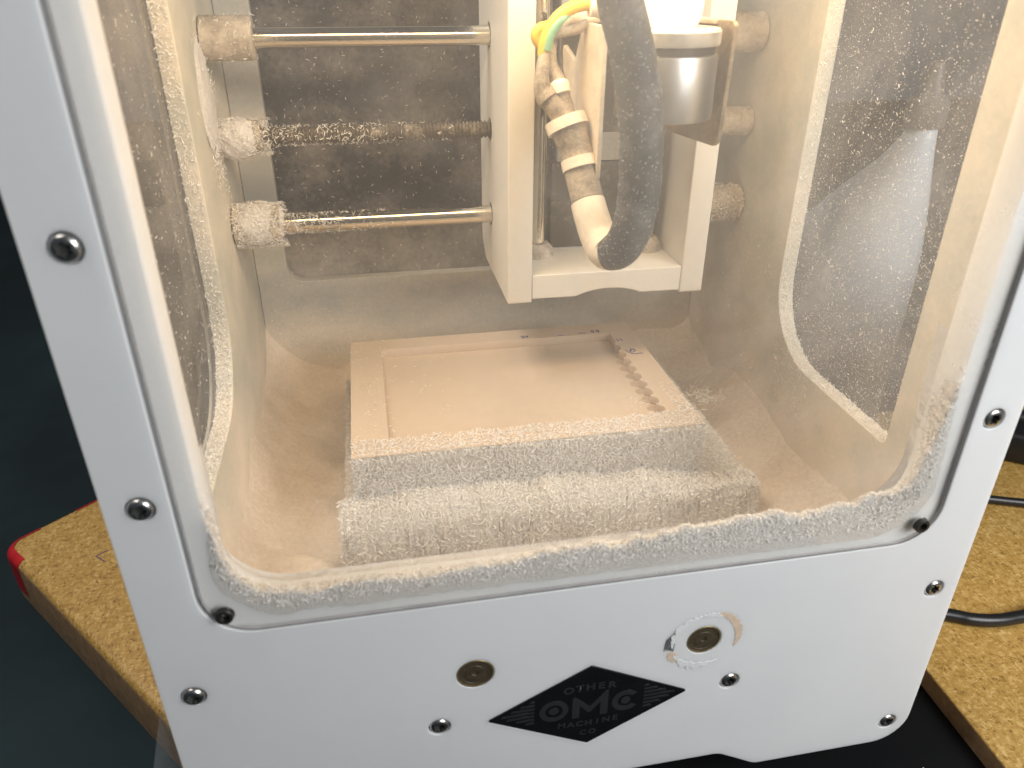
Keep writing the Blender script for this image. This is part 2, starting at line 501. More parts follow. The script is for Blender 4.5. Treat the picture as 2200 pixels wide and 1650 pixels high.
def join_meshes(name, mes, mat, parent, flat_axis=1):
    bm = bmesh.new()
    for me in mes: bm.from_mesh(me); bpy.data.meshes.remove(me)
    me = bpy.data.meshes.new(name); bm.to_mesh(me); bm.free()
    o = link(name, me, mat, parent)
    shade_auto(me, 35, flat_axis)
    return o


def lathe(name, prof, origin, axis, mat, parent=None, n=40, angle=35):
    """prof: [(r, h)] turned about axis through origin"""
    A = Vector(axis).normalized()
    U = A.orthogonal().normalized(); V = A.cross(U)
    vs, fs = [], []
    O = Vector(origin)
    for r, h in prof:
        for i in range(n):
            t = 2 * math.pi * i / n
            vs.append(O + A * h + (U * math.cos(t) + V * math.sin(t)) * max(r, 1e-4))
    for k in range(len(prof) - 1):
        for i in range(n):
            j = (i + 1) % n
            fs.append((k * n + i, k * n + j, (k + 1) * n + j, (k + 1) * n + i))
    fs.append(tuple(range(n))[::-1]); fs.append(tuple(range((len(prof) - 1) * n, len(prof) * n)))
    o = mesh(name, vs, fs, mat, parent)
    bm = bmesh.new(); bm.from_mesh(o.data); bmesh.ops.recalc_face_normals(bm, faces=bm.faces); bm.to_mesh(o.data); bm.free()
    shade_auto(o.data, angle)
    return o


def smooth_path(pts, n=8):
    """Catmull-Rom through (x, y, z, r)"""
    P = np.array(pts, float); P = np.vstack([2 * P[0] - P[1], P, 2 * P[-1] - P[-2]])
    out = []
    for i in range(1, len(P) - 2):
        for j in range(n):
            t = j / n
            out.append(0.5 * ((2 * P[i]) + (-P[i - 1] + P[i + 1]) * t + (2 * P[i - 1] - 5 * P[i] + 4 * P[i + 1] - P[i + 2]) * t * t + (-P[i - 1] + 3 * P[i] - 3 * P[i + 1] + P[i + 2]) * t ** 3))
    out.append(P[-2])
    return np.array(out)


def tube(name, pts, mat, parent=None, n=16, sub=8, sm=True):
    P = smooth_path(pts, sub) if sub else np.array(pts, float)
    vs, fs = [], []
    T = np.gradient(P[:, :3], axis=0)
    up = np.array([0.31, 0.72, 0.2])
    for k in range(len(P)):
        t = T[k] / (np.linalg.norm(T[k]) + 1e-9)
        u = up - t * (up @ t); u /= np.linalg.norm(u); v = np.cross(t, u); up = u
        for i in range(n):
            a = 2 * math.pi * i / n
            vs.append(P[k, :3] + P[k, 3] * (math.cos(a) * u + math.sin(a) * v))
    for k in range(len(P) - 1):
        for i in range(n):
            j = (i + 1) % n
            fs.append((k * n + i, k * n + j, (k + 1) * n + j, (k + 1) * n + i))
    fs.append(tuple(range(n))[::-1]); fs.append(tuple(range((len(P) - 1) * n, len(P) * n)))
    o = mesh(name, vs, fs, mat, parent)
    if sm: shade_auto(o.data, 50)
    return o


def thing(name, label, cat, loc=(0, 0, 0), group=None):
    o = bpy.data.objects.new(name, None); o.empty_display_size = 0.01
    COL.objects.link(o); o['label'] = label; o['category'] = cat
    if group: o['group'] = group
    return o


def part_empty(name, parent):
    o = bpy.data.objects.new(name, None); o.empty_display_size = 0.01
    COL.objects.link(o); o.parent = parent
    return o


def tag(o, label, cat, kind=None, group=None):
    o['label'] = label; o['category'] = cat
    if kind: o['kind'] = kind
    if group: o['group'] = group
    return o


def chips_mesh(name, P, Nrm, length=(1.0, 2.4), width=(0.16, 0.34), lift=0.45, mat=None, curl=0.5):
    """curled slivers of milled plastic: each a bent strip of two quads standing a little off its surface"""
    n = len(P)
    P = np.asarray(P, float); Nrm = np.asarray(Nrm, float)
    if Nrm.ndim == 1: Nrm = np.tile(Nrm, (n, 1))
    Nrm = Nrm / np.linalg.norm(Nrm, axis=1)[:, None]
    d = rng.normal(size=(n, 3)); d -= (d * Nrm).sum(1)[:, None] * Nrm
    d /= np.linalg.norm(d, axis=1)[:, None]
    d = d + Nrm * rng.uniform(-0.1, lift, n)[:, None] * 1.6; d /= np.linalg.norm(d, axis=1)[:, None]
    w = np.cross(d, Nrm + rng.normal(size=(n, 3)) * 0.6); w /= np.linalg.norm(w, axis=1)[:, None]
    b = np.cross(d, w)
    Ln = rng.uniform(*length, n)[:, None]; Wd = rng.uniform(*width, n)[:, None] / 2
    c = rng.uniform(-curl, curl, n)[:, None]
    base = P + Nrm * rng.uniform(0.0, 0.35, n)[:, None]
    p0 = base - d * Ln * 0.5; p1 = base + b * c * Ln * 0.5; p2 = base + d * Ln * 0.5
    V = np.stack([p0 - w * Wd * 0.5, p0 + w * Wd * 0.5, p1 - w * Wd, p1 + w * Wd, p2 - w * Wd * 0.5, p2 + w * Wd * 0.5], 1).reshape(-1, 3) * S
    idx = (np.arange(n) * 6)[:, None]
    F = np.stack([idx + np.array([0, 1, 3, 2]), idx + np.array([2, 3, 5, 4])], 1).reshape(-1, 4)
    me = bpy.data.meshes.new(name)
    me.vertices.add(len(V)); me.vertices.foreach_set('co', V.ravel())
    me.loops.add(F.size); me.loops.foreach_set('vertex_index', F.ravel().astype(np.int32))
    me.polygons.add(len(F)); me.polygons.foreach_set('loop_start', np.arange(len(F), dtype=np.int32) * 4)
    me.polygons.foreach_set('loop_total', np.full(len(F), 4, dtype=np.int32))
    me.update(calc_edges=True)
    return link(name, me, mat or CHIP)


# smooth 1D/2D value noise for dust heights
def vnoise(x, seed, scale):
    x = np.asarray(x, float) / scale
    r = np.random.default_rng(seed).uniform(-1, 1, 4096)
    i = np.floor(x).astype(int); f = x - i; f = f * f * (3 - 2 * f)
    return r[i % 4096] * (1 - f) + r[(i + 1) % 4096] * f


def vnoise2(x, y, seed, scale):
    x = np.asarray(x, float) / scale; y = np.asarray(y, float) / scale
    r = np.random.default_rng(seed).uniform(-1, 1, (256, 256))
    i = np.floor(x).astype(int); j = np.floor(y).astype(int); f = x - i; h = y - j
    f = f * f * (3 - 2 * f); h = h * h * (3 - 2 * h)
    q = lambda a, b: r[a % 256, b % 256]
    return (q(i, j) * (1 - f) + q(i + 1, j) * f) * (1 - h) + (q(i, j + 1) * (1 - f) + q(i + 1, j + 1) * f) * h


# ------------------------------------------------------------------ bench and boards
ZB = -42.0
me = bpy.data.meshes.new('bench_top')
bench = box('bench_top', -1600, 1600, -900, 1800, ZB - 30, ZB, BENCH, None, 0)
bench['kind'] = 'structure'; bench['label'] = 'dark teal bench surface under everything'

mat_o = box('rubber_mat', -125, 430, -130, 300, ZB, -20, BLACK_MAT, None, 1.0)
tag(mat_o, 'black dust-speckled mat under the white milling machine', 'mat')


def board(name, pts, z0, z1, edge_r, label):
    root = thing(name, label, 'board')
    bm = bmesh.new()
    vs = [bm.verts.new((x * S, y * S, z0 * S)) for x, y in pts]
    f = bm.faces.new(vs)
    r = bmesh.ops.extrude_face_region(bm, geom=[f])
    top = [v for v in r['geom'] if isinstance(v, bmesh.types.BMVert)]
    for v in top: v.co.z = z1 * S
    bmesh.ops.recalc_face_normals(bm, faces=bm.faces)
    es = [e for e in bm.edges if all(v.co.z > (z1 - 0.01) * S for v in e.verts)]
    bmesh.ops.bevel(bm, geom=es, offset=edge_r * S, segments=4, affect='EDGES', profile=0.5)
    for fc in bm.faces: fc.material_index = 0 if fc.normal.z > 0.25 else 1
    bm_obj('slab', bm, [PBOARD, PB_EDGE], root, angle=30)
    return root


lb_pts = rounded([(-128, 28, 0), (-128, 347, 0), (-279, 208, 12)], 8)
lb = board('particle_board', lb_pts, ZB, -11, 5.0, 'particle board slab with red edge tape, its corner poking out beside the machine')
rb_pts = [(171, -150), (410, -150), (420, 250), (176, 250)]
rb = board('particle_board', rb_pts, -20, -10, 1.2, 'particle board slab under the black power cords')
rb.name = 'particle_board.001'

# red edge tape: thin strips following the slab's rounded corner and far edge
c_edge = [q for q in lb_pts]


def ribbon(name, line, z0, z1, off, mat, parent):
    P = np.array(line, float); T = np.gradient(P, axis=0); T /= np.linalg.norm(T, axis=1)[:, None]
    Nn = np.stack([-T[:, 1], T[:, 0]], 1)
    ctr = np.array([-180, 190.0])
    sgn = np.sign(((P - ctr) * Nn).sum(1)); Nn *= sgn[:, None]
    vs, fs = [], []
    for q, nn in zip(P, Nn):
        sec = [(off + 0.3, z0)] + [(off + 0.3 - d_ * 1.05, -11 - (5 - math.sqrt(max(0, 25 - max(0, 5 - d_) ** 2))) + 0.3) for d_ in (0.0, 0.3, 0.7, 1.2, 1.8, 2.6, 3.6, 4.4)]
        for o_, z in sec:
            vs.append((*(q + nn * o_), z))
    m5 = len(sec)
    for k in range(len(P) - 1):
        for i in range(m5 - 1): fs.append((k * m5 + i, k * m5 + i + 1, (k + 1) * m5 + i + 1, (k + 1) * m5 + i))
    return mesh(name, vs, fs, mat, parent)


cor = [q for q in lb_pts if q[0] < -150]
a0, b0 = np.array(lb_pts[1]), np.array(cor[0])
ribbon('edge_tape', [tuple(b0 + (a0 - b0) * t) for t in np.linspace(0.155, 0.9, 12)], -34, -12.2, 0, RED, lb)
ribbon('edge_tape', [tuple(b0 + (a0 - b0) * t) for t in (0.05, 0.02)] + [tuple(q) for q in cor] + [tuple(np.array(cor[-1]) + np.array([0.655, -0.755]) * t) for t in (6, 12)], -36, -13.2, 0, RED, lb)
# pencil tick on the left slab
pt = [hit(232, 1182, 2, -10.9), hit(206, 1195, 2, -10.9), hit(225, 1206, 2, -10.9)]
tube('pencil_tick', [(*q, 0.3) for q in pt], PEN, lb, 6, 0)


def cord(label, pts, r, group='power cords on the board'):
    o = tube('power_cable', [(*q, r) for q in pts], CORD, None, 12, 8)
    return tag(o, label, 'cord', None, group)


zc = -10 + 3.2
cord('black cord nearest the front, curving off the board from behind the machine',
     [(150, 90, zc), (180, 72, zc), hit(2045, 1322, 2, zc), hit(2085, 1330, 2, zc), hit(2130, 1333, 2, zc), hit(2175, 1328, 2, zc), hit(2230, 1312, 2, zc), (300, 70, zc)], 3.2)
cord('thin black cord in the middle, running straight across the board',
     [(235, 165, zc), (265, 150, zc), hit(2130, 1073, 2, zc), hit(2165, 1077, 2, zc), hit(2205, 1081, 2, zc), (345, 118, zc)], 2.6)
ad = thing('power_adapter', 'black power adapter with a thick lead at the frame edge', 'adapter')
c0 = np.array([352, 178, 0]);
bm = bmesh.new(); box_bm(bm, -32, 32, -18, 18, -10, 12, 4.0, 3)
ao = bm_obj('casing', bm, CORD, ad, angle=40)
ao.location = Vector((c0[0] + 12, c0[1] - 2, 0)) * S; ao.rotation_euler = (0, 0, math.radians(-35))
tube('lead', [(315, 215, 0, 4.5), (330, 205, 6, 5), (345, 196, 12, 5.5), (375, 176, 14, 5.5)], CORD, ad, 12, 6)
tube('lead', [(300, 190, -6, 2.6), (335, 196, -6, 2.6), (350, 188, -4, 2.6)], CORD, ad, 10, 6)

# ------------------------------------------------------------------ bottle seen through the right window
bt = thing('squeeze_bottle', 'pale white tapered bottle standing outside the speckled right window', 'bottle')
vs, fs = [], []
prof = [(-10, 231, 44), (-6, 231, 46), (70, 231, 46), (118, 230, 46), (138, 222, 39), (160, 210, 28), (182, 197, 15.5), (196, 191, 9.5), (203, 190, 8)]
nb = 32
for z, cyy, r in prof:
    for i in range(nb):
        t = 2 * math.pi * i / nb
        vs.append((222 + r * 0.8 * math.cos(t), cyy + r * math.sin(t), z))
for k in range(len(prof) - 1):
    for i in range(nb):
        fs.append((k * nb + i, k * nb + (i + 1) % nb, (k + 1) * nb + (i + 1) % nb, (k + 1) * nb + i))
fs.append(tuple(range(nb))[::-1]); fs.append(tuple(range((len(prof) - 1) * nb, len(prof) * nb)))
mesh('body', vs, fs, BOTTLE, bt, True)
lathe('cap', [(9.5, 0), (10, 2), (10, 12), (6, 16), (3.5, 30), (2, 31)], (222, 190, 202), (0, 0, 1), BOTTLE_CAP, bt)

# ------------------------------------------------------------------ the milling machine
mill = thing('milling_machine', 'white desktop milling machine with dusty clear windows and black diamond badge', 'milling machine')

SCREWS = [(sx * 123.9, z) for sx in (-1, 1) for z in (11.3, 81.0, 150.7, 220.0, 289.5)] + [(-51.6, 49.9), (51.6, 49.9)]
BUSH = [(-39.1, 72.6), (39.1, 72.6)]
outer = rounded([(-133, 0, 14), (-133, 315, 10), (133, 315, 10), (133, 0, 14), (69, 0, 8), (53, 10, 10), (-53, 10, 10), (-69, 0, 8)], 8)
pocket = rounded([(-116.6, 103.8, 15), (-116.6, 300, 12), (116.6, 300, 12), (116.6, 103.8, 15)], 8)
opening = rounded([(-109.8, 110.2, 18), (-109.8, 294, 12), (109.8, 294, 12), (109.8, 110.2, 18)], 8)
holes = [circle(x, z, 3.75, 28) for x, z in SCREWS] + [circle(x, z, 6.25, 36) for x, z in BUSH]
fl = plate_mesh([outer, pocket] + holes, 0.0, 2.0, FR_XZ, 0.25)
rl = plate_mesh([outer, opening], 2.02, 12.7, FR_XZ, 0.3)
front = join_meshes('front_panel', [fl, rl], HDPE, mill)

# front window: clear sheet set into the pocket, dust on its inner face
def pane(name, loops_outline, a, b, frame, inner_dir, inner_mat, parent):
    me = plate_mesh([loops_outline], a, b, frame, 0.0)
    o = link(name, me, [PANE_CLEAN, inner_mat, PANE_EDGE], parent)
    for p_ in me.polygons:
        dd = p_.normal.dot(Vector(inner_dir))
        p_.material_index = 1 if dd > 0.9 else (0 if dd < -0.9 else 2)
    return o


pane('front_window', rounded([(-115.2, 104.2, 14.5), (-115.2, 299.4, 11), (116.25, 299.4, 11), (116.25, 104.2, 14.5)], 8), 0.1, 1.7, FR_XZ, (0, 1, 0), PANE_FRONT, mill)


def star(r0, r1, n=6, k=8):
    pts = []
    for i in range(n * k):
        t = 2 * math.pi * i / (n * k)
        pts.append(((r0 + r1) / 2 + (r0 - r1) / 2 * math.cos(n * t)) * np.array([math.cos(t), math.sin(t)]))
    return pts


def make_panel_screw():
    """low button head with a six-lobed recess, axis -y, head face at y = -0.9"""
    ns = 48
    st = star(1.95, 1.45)
    rings = []
    rings.append([(3.3 * math.cos(2 * math.pi * i / ns), 2.2, 3.3 * math.sin(2 * math.pi * i / ns)) for i in range(ns)])
    for r, y in ((3.35, 0.2), (3.3, -0.1), (3.05, -0.55), (2.75, -0.9), (2.35, -1.12)):
        rings.append([(r * math.cos(2 * math.pi * i / ns), y, r * math.sin(2 * math.pi * i / ns)) for i in range(ns)])
    rings.append([(q[0], -1.2, q[1]) for q in st])
    vs = [v for rg in rings for v in rg]; fs = []
    for k in range(len(rings) - 1):
        for i in range(ns):
            j = (i + 1) % ns
            fs.append((k * ns + i, k * ns + j, (k + 1) * ns + j, (k + 1) * ns + i))
    head = bpy.data.meshes.new('panel_screw')
    head.from_pydata([tuple(c * S for c in v) for v in vs], [], fs); head.materials.append(SCREW_STEEL)
    shade_auto(head, 35)
    vs = [(q[0], -1.2, q[1]) for q in st] + [(q[0] * 0.9, 0.6, q[1] * 0.9) for q in st]
    fs = [(i, (i + 1) % ns, ns + (i + 1) % ns, ns + i) for i in range(ns)] + [tuple(range(ns, 2 * ns))]
    rec = bpy.data.meshes.new('recess')
    rec.from_pydata([tuple(c * S for c in v) for v in vs], [], fs); rec.materials.append(SCREW_DARK)
    return head, rec


HEAD, REC = make_panel_screw()
for i, (x, z) in enumerate(SCREWS):
    o = bpy.data.objects.new('panel_screw', HEAD); COL.objects.link(o); o.parent = mill
    sink = 0.15 if (x < 0 and abs(x) > 100) else 0.9
    o.location = Vector((x, sink, z)) * S; o.rotation_euler = (0, random.uniform(0, 6.28), 0)
    r_ = bpy.data.objects.new('recess', REC); COL.objects.link(r_); r_.parent = o

for x, z in ((-109.7, 112.0), (109.4, 112.0), (-110.7, 293.5), (110.7, 293.5)):
    s_ = lathe('window_screw', [(2.35, 0), (2.5, 0.2), (2.5, 1.6), (2.35, 1.8), (1.5, 1.82), (1.4, 0.3), (0.01, 0.2)], (x, 0.1, z), (0, -1, 0), SCREW_BLACK, mill, 24)
    lathe('washer', [(2.75, 0), (2.75, 0.3), (2.4, 0.31)], (x, 0.14, z), (0, -1, 0), SCREW_STEEL, s_, 24)

for x, z in BUSH:
    b_ = lathe('rod_bushing', [(5.5, 3.0), (5.5, 0.0), (4.6, 0.02), (4.5, 0.1), (3.2, 0.1), (3.1, 0.0), (1.15, 0.0), (1.0, 0.3), (0.01, 0.35)], (x, 0.45, z), (0, 1, 0), BRASS, mill, 40)
    lathe('rim', [(6.1, 2.0), (6.1, -0.1), (5.95, -0.25), (5.6, -0.25), (5.52, 0.0), (5.52, 1.0)], (x, 0.4, z), (0, 1, 0), BRASS_RIM, b_, 40)

# torn sticker remains round the right bushing
def ring_patch(name, cx, cz, a0, a1, r0, r1, mat, y=-0.12, seed=1, parent=None, jag=0.5):
    rr = np.random.default_rng(seed); n = 22
    vs, fs = [], []
    for i in range(n + 1):
        t = math.radians(a0 + (a1 - a0) * i / n); e = math.sin(math.pi * i / n) ** 0.5
        mid = (r0 + r1) / 2
        ra = mid - (mid - r0) * e + rr.uniform(-jag, jag) * 0.6 * e; rb2 = mid + (r1 - mid) * e + rr.uniform(-jag, jag) * e
        for yy in (y, 0.05):
            vs.append((cx + ra * math.cos(t), yy, cz + ra * math.sin(t))); vs.append((cx + rb2 * math.cos(t), yy, cz + rb2 * math.sin(t)))
    for i in range(n):
        k = i * 4
        fs += [(k, k + 1, k + 5, k + 4), (k + 1, k + 3, k + 7, k + 5), (k, k + 4, k + 6, k + 2)]
    return mesh(name, vs, fs, mat, parent)


stk = part_empty('sticker_remains', mill)
bx, bz = BUSH[1]
ring_patch('torn_film', bx, bz, 95, 190, 10.2, 12.4, GLUE, -0.2, 2, stk, 0.7)
ring_patch('torn_film', bx, bz, 205, 300, 10.6, 12.8, GLUE, -0.22, 3, stk, 0.9)
ring_patch('peach_scrap', bx, bz, -25, 72, 11.0, 13.6, STICKER, -0.12, 4, stk, 0.4)
ring_patch('peach_scrap', bx, bz, 196, 222, 10.6, 14.0, STICKER, -0.12, 5, stk, 0.4)
ring_patch('torn_film', bx, bz, 62, 100, 10.8, 12.2, GLUE, -0.3, 6, stk, 0.5)
for k in range(6):
    dx = k * 0.62
    mesh('printed_bar', [(bx - 14.2 + dx, -0.16, bz - 1.5 - 0.3 * k), (bx - 13.85 + dx, -0.16, bz - 1.5 - 0.3 * k), (bx - 13.35 + dx, -0.16, bz + 3.0 + 0.55 * k), (bx - 13.7 + dx, -0.16, bz + 3.0 + 0.55 * k)], [(0, 1, 2, 3)], SCREW_DARK if k % 2 == 0 else BADGE_GREY, stk)
mesh('printed_scrap', [(bx - 14.4, -0.1, bz - 2.6), (bx - 10.7, -0.1, bz - 2.2), (bx - 10.3, -0.1, bz + 5.4), (bx - 11.2, -0.1, bz + 6.0), (bx - 13.8, -0.1, bz + 2.6)], [(0, 1, 2, 3, 4)], simple('scrap_grey', (0.33, 0.33, 0.33), 0.5), stk)

# diamond badge
bd = part_empty('diamond_badge', mill)
bd['label'] = 'black diamond badge with grey lettering'
ZC, HW, HH = 49.3, 35.6, 19.4
dia = rounded([(-HW, ZC, 0.6), (0, ZC + HH, 1.2), (HW, ZC, 0.6), (0, ZC - HH, 0.6)], 5)
link('plate', plate_mesh([dia], -0.45, 0.3, FR_XZ, 0.1), BADGE, bd)
# pale strip painted as the highlight on the recess edge, lower left
mesh('edge_highlight', [(-HW - 0.2, -0.06, ZC - 0.9), (-HW + 0.8, -0.06, ZC - 0.3), (0, -0.06, ZC - HH + 0.2), (0.4, -0.06, ZC - HH - 1.1)], [(0, 1, 2, 3)], BADGE_GLINT, bd)
YB = -0.5


def text_mesh(name, body, x, z, size, parent, bold=0.0, sx=1.0, space=1.0):
    cu = bpy.data.curves.new('t', 'FONT'); cu.body = body; cu.size = size * S; cu.align_x = 'CENTER'; cu.align_y = 'CENTER'
    cu.offset = bold * S; cu.space_character = space; cu.resolution_u = 3
    o = bpy.data.objects.new('t', cu); COL.objects.link(o)
    me = bpy.data.meshes.new_from_object(o.evaluated_get(bpy.context.evaluated_depsgraph_get()))
    bpy.data.objects.remove(o); bpy.data.curves.remove(cu)
    for v in me.vertices: v.co = Vector((v.co.x * sx + x * S, YB * S, v.co.y + z * S))
    me.materials.clear()
    return link(name, me, BADGE_GREY, parent)


def flat(name, loops, parent, mat=BADGE_GREY, y=YB):
    me = plate_mesh(loops, y - 0.02, y + 0.06, FR_XZ, 0.0)
    return link(name, me, mat, parent)


for i, ch in enumerate('OTHER'):
    text_mesh('letter', ch, -7.6 + i * 3.8, ZC + 9.4 - 0.12 * abs(i - 2) ** 2, 4.3, bd, 0.16, 1.1)
for i, ch in enumerate('MACHINE'):
    text_mesh('letter', ch, -9.6 + i * 3.2, ZC - 8.6 + 0.05 * abs(i - 3) ** 2, 3.6, bd, 0.14, 1.05)
for i, ch in enumerate('CO'):
    text_mesh('letter', ch, -1.8 + i * 3.4, ZC - 13.4, 3.3, bd, 0.13, 1.05)
flat('letter', [circle(-12.6, ZC, 5.1, 40), circle(-12.6, ZC, 3.1, 32)], bd)
flat('dot', [circle(-12.6, ZC, 1.75, 28)], bd)
flat('letter', [[(-6.1, ZC - 5.2), (-6.1, ZC + 5.2), (-5.2, ZC + 5.2), (0.2, ZC - 0.3), (5.6, ZC + 6.6), (6.6, ZC + 6.6), (6.6, ZC - 5.2), (3.9, ZC - 5.2), (3.9, ZC + 1.4), (0.4, ZC - 3.0), (-0.4, ZC - 3.0), (-3.5, ZC + 0.6), (-3.5, ZC - 5.2)]], bd)
arc_o = [(13.0 + 5.0 * math.cos(t), ZC + 5.0 * math.sin(t)) for t in np.linspace(math.radians(38), math.radians(322), 34)]
arc_i = [(13.0 + 2.9 * math.cos(t), ZC + 2.9 * math.sin(t)) for t in np.linspace(math.radians(315), math.radians(45), 30)]
flat('letter', [arc_o + arc_i], bd)
flat('dot', [circle(13.0, ZC, 1.7, 28)], bd)
for sx in (-1, 1):
    for k in range(8):
        zz = ZC - 6.6 + k * 1.75
        xa = 19.4
        xb = HW * (1 - (abs(zz - ZC) + 0.9) / HH) - 2.2
        if xb > xa + 0.6:
            flat('hatch_bar', [[(sx * xa, zz), (sx * xb, zz), (sx * (xb - 0.6), zz + 0.95), (sx * xa, zz + 0.95)]], bd)

# side walls with rounded window cut-outs; the right and left walls are mirror images
for sx, pm, nm in ((-1, PANE_LEFT, 'left'), (1, PANE_RIGHT, 'right')):
    outl = rounded([(12.9, 4, 0), (12.9, 315, 0), (228, 315, 6), (228, 4, 6)], 6)
    cut = rounded([(37, 118, 3), (37, 291, 6), (127, 291, 12), (127, 118, 34)], 12)
    a, b = (119.5, 126.0) if sx > 0 else (-126.0, -119.5)
    a2, b2 = (126.0, 130.2) if sx > 0 else (-130.2, -126.0)
    cut2 = rounded([(31, 112, 4), (31, 297, 6), (133, 297, 12), (133, 112, 38)], 12)
    inner = plate_mesh([outl, cut], a, b, FR_YZ, 0.3)
    outerp = plate_mesh([outl, cut2], a2 + (0.02 if sx > 0 else 0), b2 - (0.02 if sx < 0 else 0), FR_YZ, 0.3)
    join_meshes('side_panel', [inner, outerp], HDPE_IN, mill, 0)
    pa, pb = (126.15, 128.8) if sx > 0 else (-128.8, -126.15)
    pane('side_window', rounded([(31.4, 112.4, 4), (31.4, 296, 6), (132.6, 296, 12), (132.6, 112.4, 38)], 12), pa, pb, FR_YZ, (-sx, 0, 0), pm, mill)

# back wall: white lower part, opening above closed by a dark cover
bo = rounded([(-119.3, 4, 0), (-119.3, 315, 0), (119.3, 315, 0), (119.3, 4, 0)])
bh = rounded([(-104, 129, 8), (-104, 294, 8), (104, 294, 8), (104, 129, 8)])
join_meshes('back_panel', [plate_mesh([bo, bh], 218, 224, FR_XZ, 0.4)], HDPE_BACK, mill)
box('back_cover', -118, 118, 224.2, 227, 60, 312, BACK_DARK, mill, 0)

# chamber floor with the drift of dust lying on it
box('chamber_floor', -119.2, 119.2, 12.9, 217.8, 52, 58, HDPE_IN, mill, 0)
for sx in (-1, 1):
    for yy in (40, 200):
        lathe('foot', [(7, 0), (9, 1), (10, 19), (9.5, 20)], (sx * 105, yy, -20), (0, 0, 1), RUBBER, mill, 20)
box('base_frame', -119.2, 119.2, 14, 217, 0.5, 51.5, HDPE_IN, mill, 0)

# X axis: two polished guide rods with the lead screw between them
YR = 178.0
for z in (171.3, 247.6):
    lathe('guide_rod', [(4.0, -119), (4.0, 119)], (0, YR, z), (1, 0, 0), STEEL_ROD, mill, 40)
    for sx in (-1, 1):
        lathe('rod_collar', [(6.5, 0), (8.4, 0.6), (8.4, 19), (7.6, 20), (4.2, 20)], (sx * 119.4, YR, z), (-sx, 0, 0), COLLAR, mill, 32)
prof = [(0.1, -119)]
x = -118.8
while x < 118.5:
    prof += [(2.9, x), (3.7, x + 0.5), (3.7, x + 0.9), (2.9, x + 1.4)]; x += 1.6
prof.append((0.1, 119))
lathe('lead_screw', prof, (0, YR, 209.5), (1, 0, 0), STEEL_SCREW, mill, 20, 60)
for sx in (-1, 1):
    lathe('screw_bearing', [(6.0, 0), (6.6, 0.6), (6.6, 16), (5.6, 17.5), (3.8, 17.5)], (sx * 119.4, YR, 209.5), (-sx, 0, 0), COLLAR, mill, 28)

# carriage: two white side plates and a bottom plate with a shallow arch
car = part_empty('carriage', mill)
YC = 133.0
for xa, xb in ((-4.0, 6.5), (74.6, 85.0)):
    pl = rounded([(YC, 143.7, 1.2), (YC, 305, 3), (206, 305, 3), (206, 152, 8), (196, 143.7, 6)], 5)
    hs = [circle(YR, 171.3, 4.9, 28), circle(YR, 247.6, 4.9, 28), circle(YR, 209.5, 4.6, 28)]
    o = link('side_plate', plate_mesh([pl] + hs, xa, xb, FR_YZ, 0.5), HDPE_CARR, car); shade_auto(o.data, 35, 0)
arch = [(6.7, 145.4), (26.5, 145.2)] + [(26.5 + 29.5 * t, 145.2 + 2.9 * math.sin(math.pi * t) ** 0.8) for t in np.linspace(0.08, 0.92, 16)] + [(56, 145.2), (74.4, 145.0), (74.4, 156.2), (6.7, 156.2)]
o = link('bottom_plate', plate_mesh([arch], YC + 0.3, 206, FR_XZ, 0.5), HDPE_CARR, car); shade_auto(o.data, 35, 1)
for xx in (14.5, 66.5):
    lathe('vertical_rod', [(3.4, 0), (3.4, 150)], (xx, 160, 156), (0, 0, 1), STEEL_ROD, car, 24)
    lathe('rod_clamp', [(7.5, 0), (7.5, 3), (5, 6), (4.2, 6)], (xx, 160, 156.2), (0, 0, 1), COLLAR, car, 24)
box('rear_plate', 24, 74.4, 166, 170, 196.5, 303, HDPE_BACK, car, 0.6)
box('bearing_block', 22, 74.4, 167, 188, 157, 196, SHEET_DARK, car, 1.0)
box('rod_shield', 6.7, 21.5, 170, 172, 157, 303, SHEET_DARK, car, 0.4)

# spindle: motor, ring, white cap, bent sheet-metal bracket with two side flanges
spn = part_empty('spindle', mill)
SX, SY = 41.0, 88.0
lathe('motor_body', [(15.6, 228.0), (16.3, 228.3), (16.5, 229.0), (16.5, 247.2), (16.2, 248.0), (15.0, 248.2)], (SX, SY, 0), (0, 0, 1), ALU, spn, 64)
lathe('groove', [(15.2, 247.5), (15.2, 251.5)], (SX, SY, 0), (0, 0, 1), GROOVE, spn, 48)
lathe('top_ring', [(15.0, 250.6), (16.4, 250.8), (16.7, 251.4), (16.7, 255.0), (16.1, 255.8), (10, 255.9)], (SX, SY, 0), (0, 0, 1), ALU_DUST, spn, 64)
lathe('overlit_cap', [(7.5, 255.6), (8.6, 256.4), (9.6, 258.6), (10.0, 261.5), (10.0, 276), (9, 277.5), (0.1, 278)], (SX, SY, 0), (0, 0, 1), CAP_WHITE, spn, 48)
br = bpy.data.objects
lf = rounded([(83, 256.5, 3), (83, 207.2, 1.5), (133.5, 238.3, 2), (136, 248, 2), (129.5, 246.2, 0.8), (117, 243.2, 0.8), (108, 256.5, 3)], 5)
o = link('bracket_flange', plate_mesh([lf], 17.4, 18.9, FR_YZ, 0.25), SHEET, spn)
rf = rounded([(83.2, 257.6, 2), (85.5, 217.5, 5), (138, 214.5, 6), (138, 257.6, 0)], 6)
o = link('bracket_flange', plate_mesh([rf], 61.2, 62.7, FR_YZ, 0.25), SHEET_IN, spn)
tp = rounded([(17.6, 108, 2), (17.6, 140, 2), (62.6, 140, 2), (62.6, 83.6, 2), (58.4, 98, 2), (54, 106, 3), (30, 106, 3)], 5)
o = link('bracket_top', plate_mesh([tp], 256.0, 257.6, FR_XY, 0.25), SHEET, spn)
rp = [(17.6, 214), (62.6, 214), (62.6, 257), (17.6, 257)]
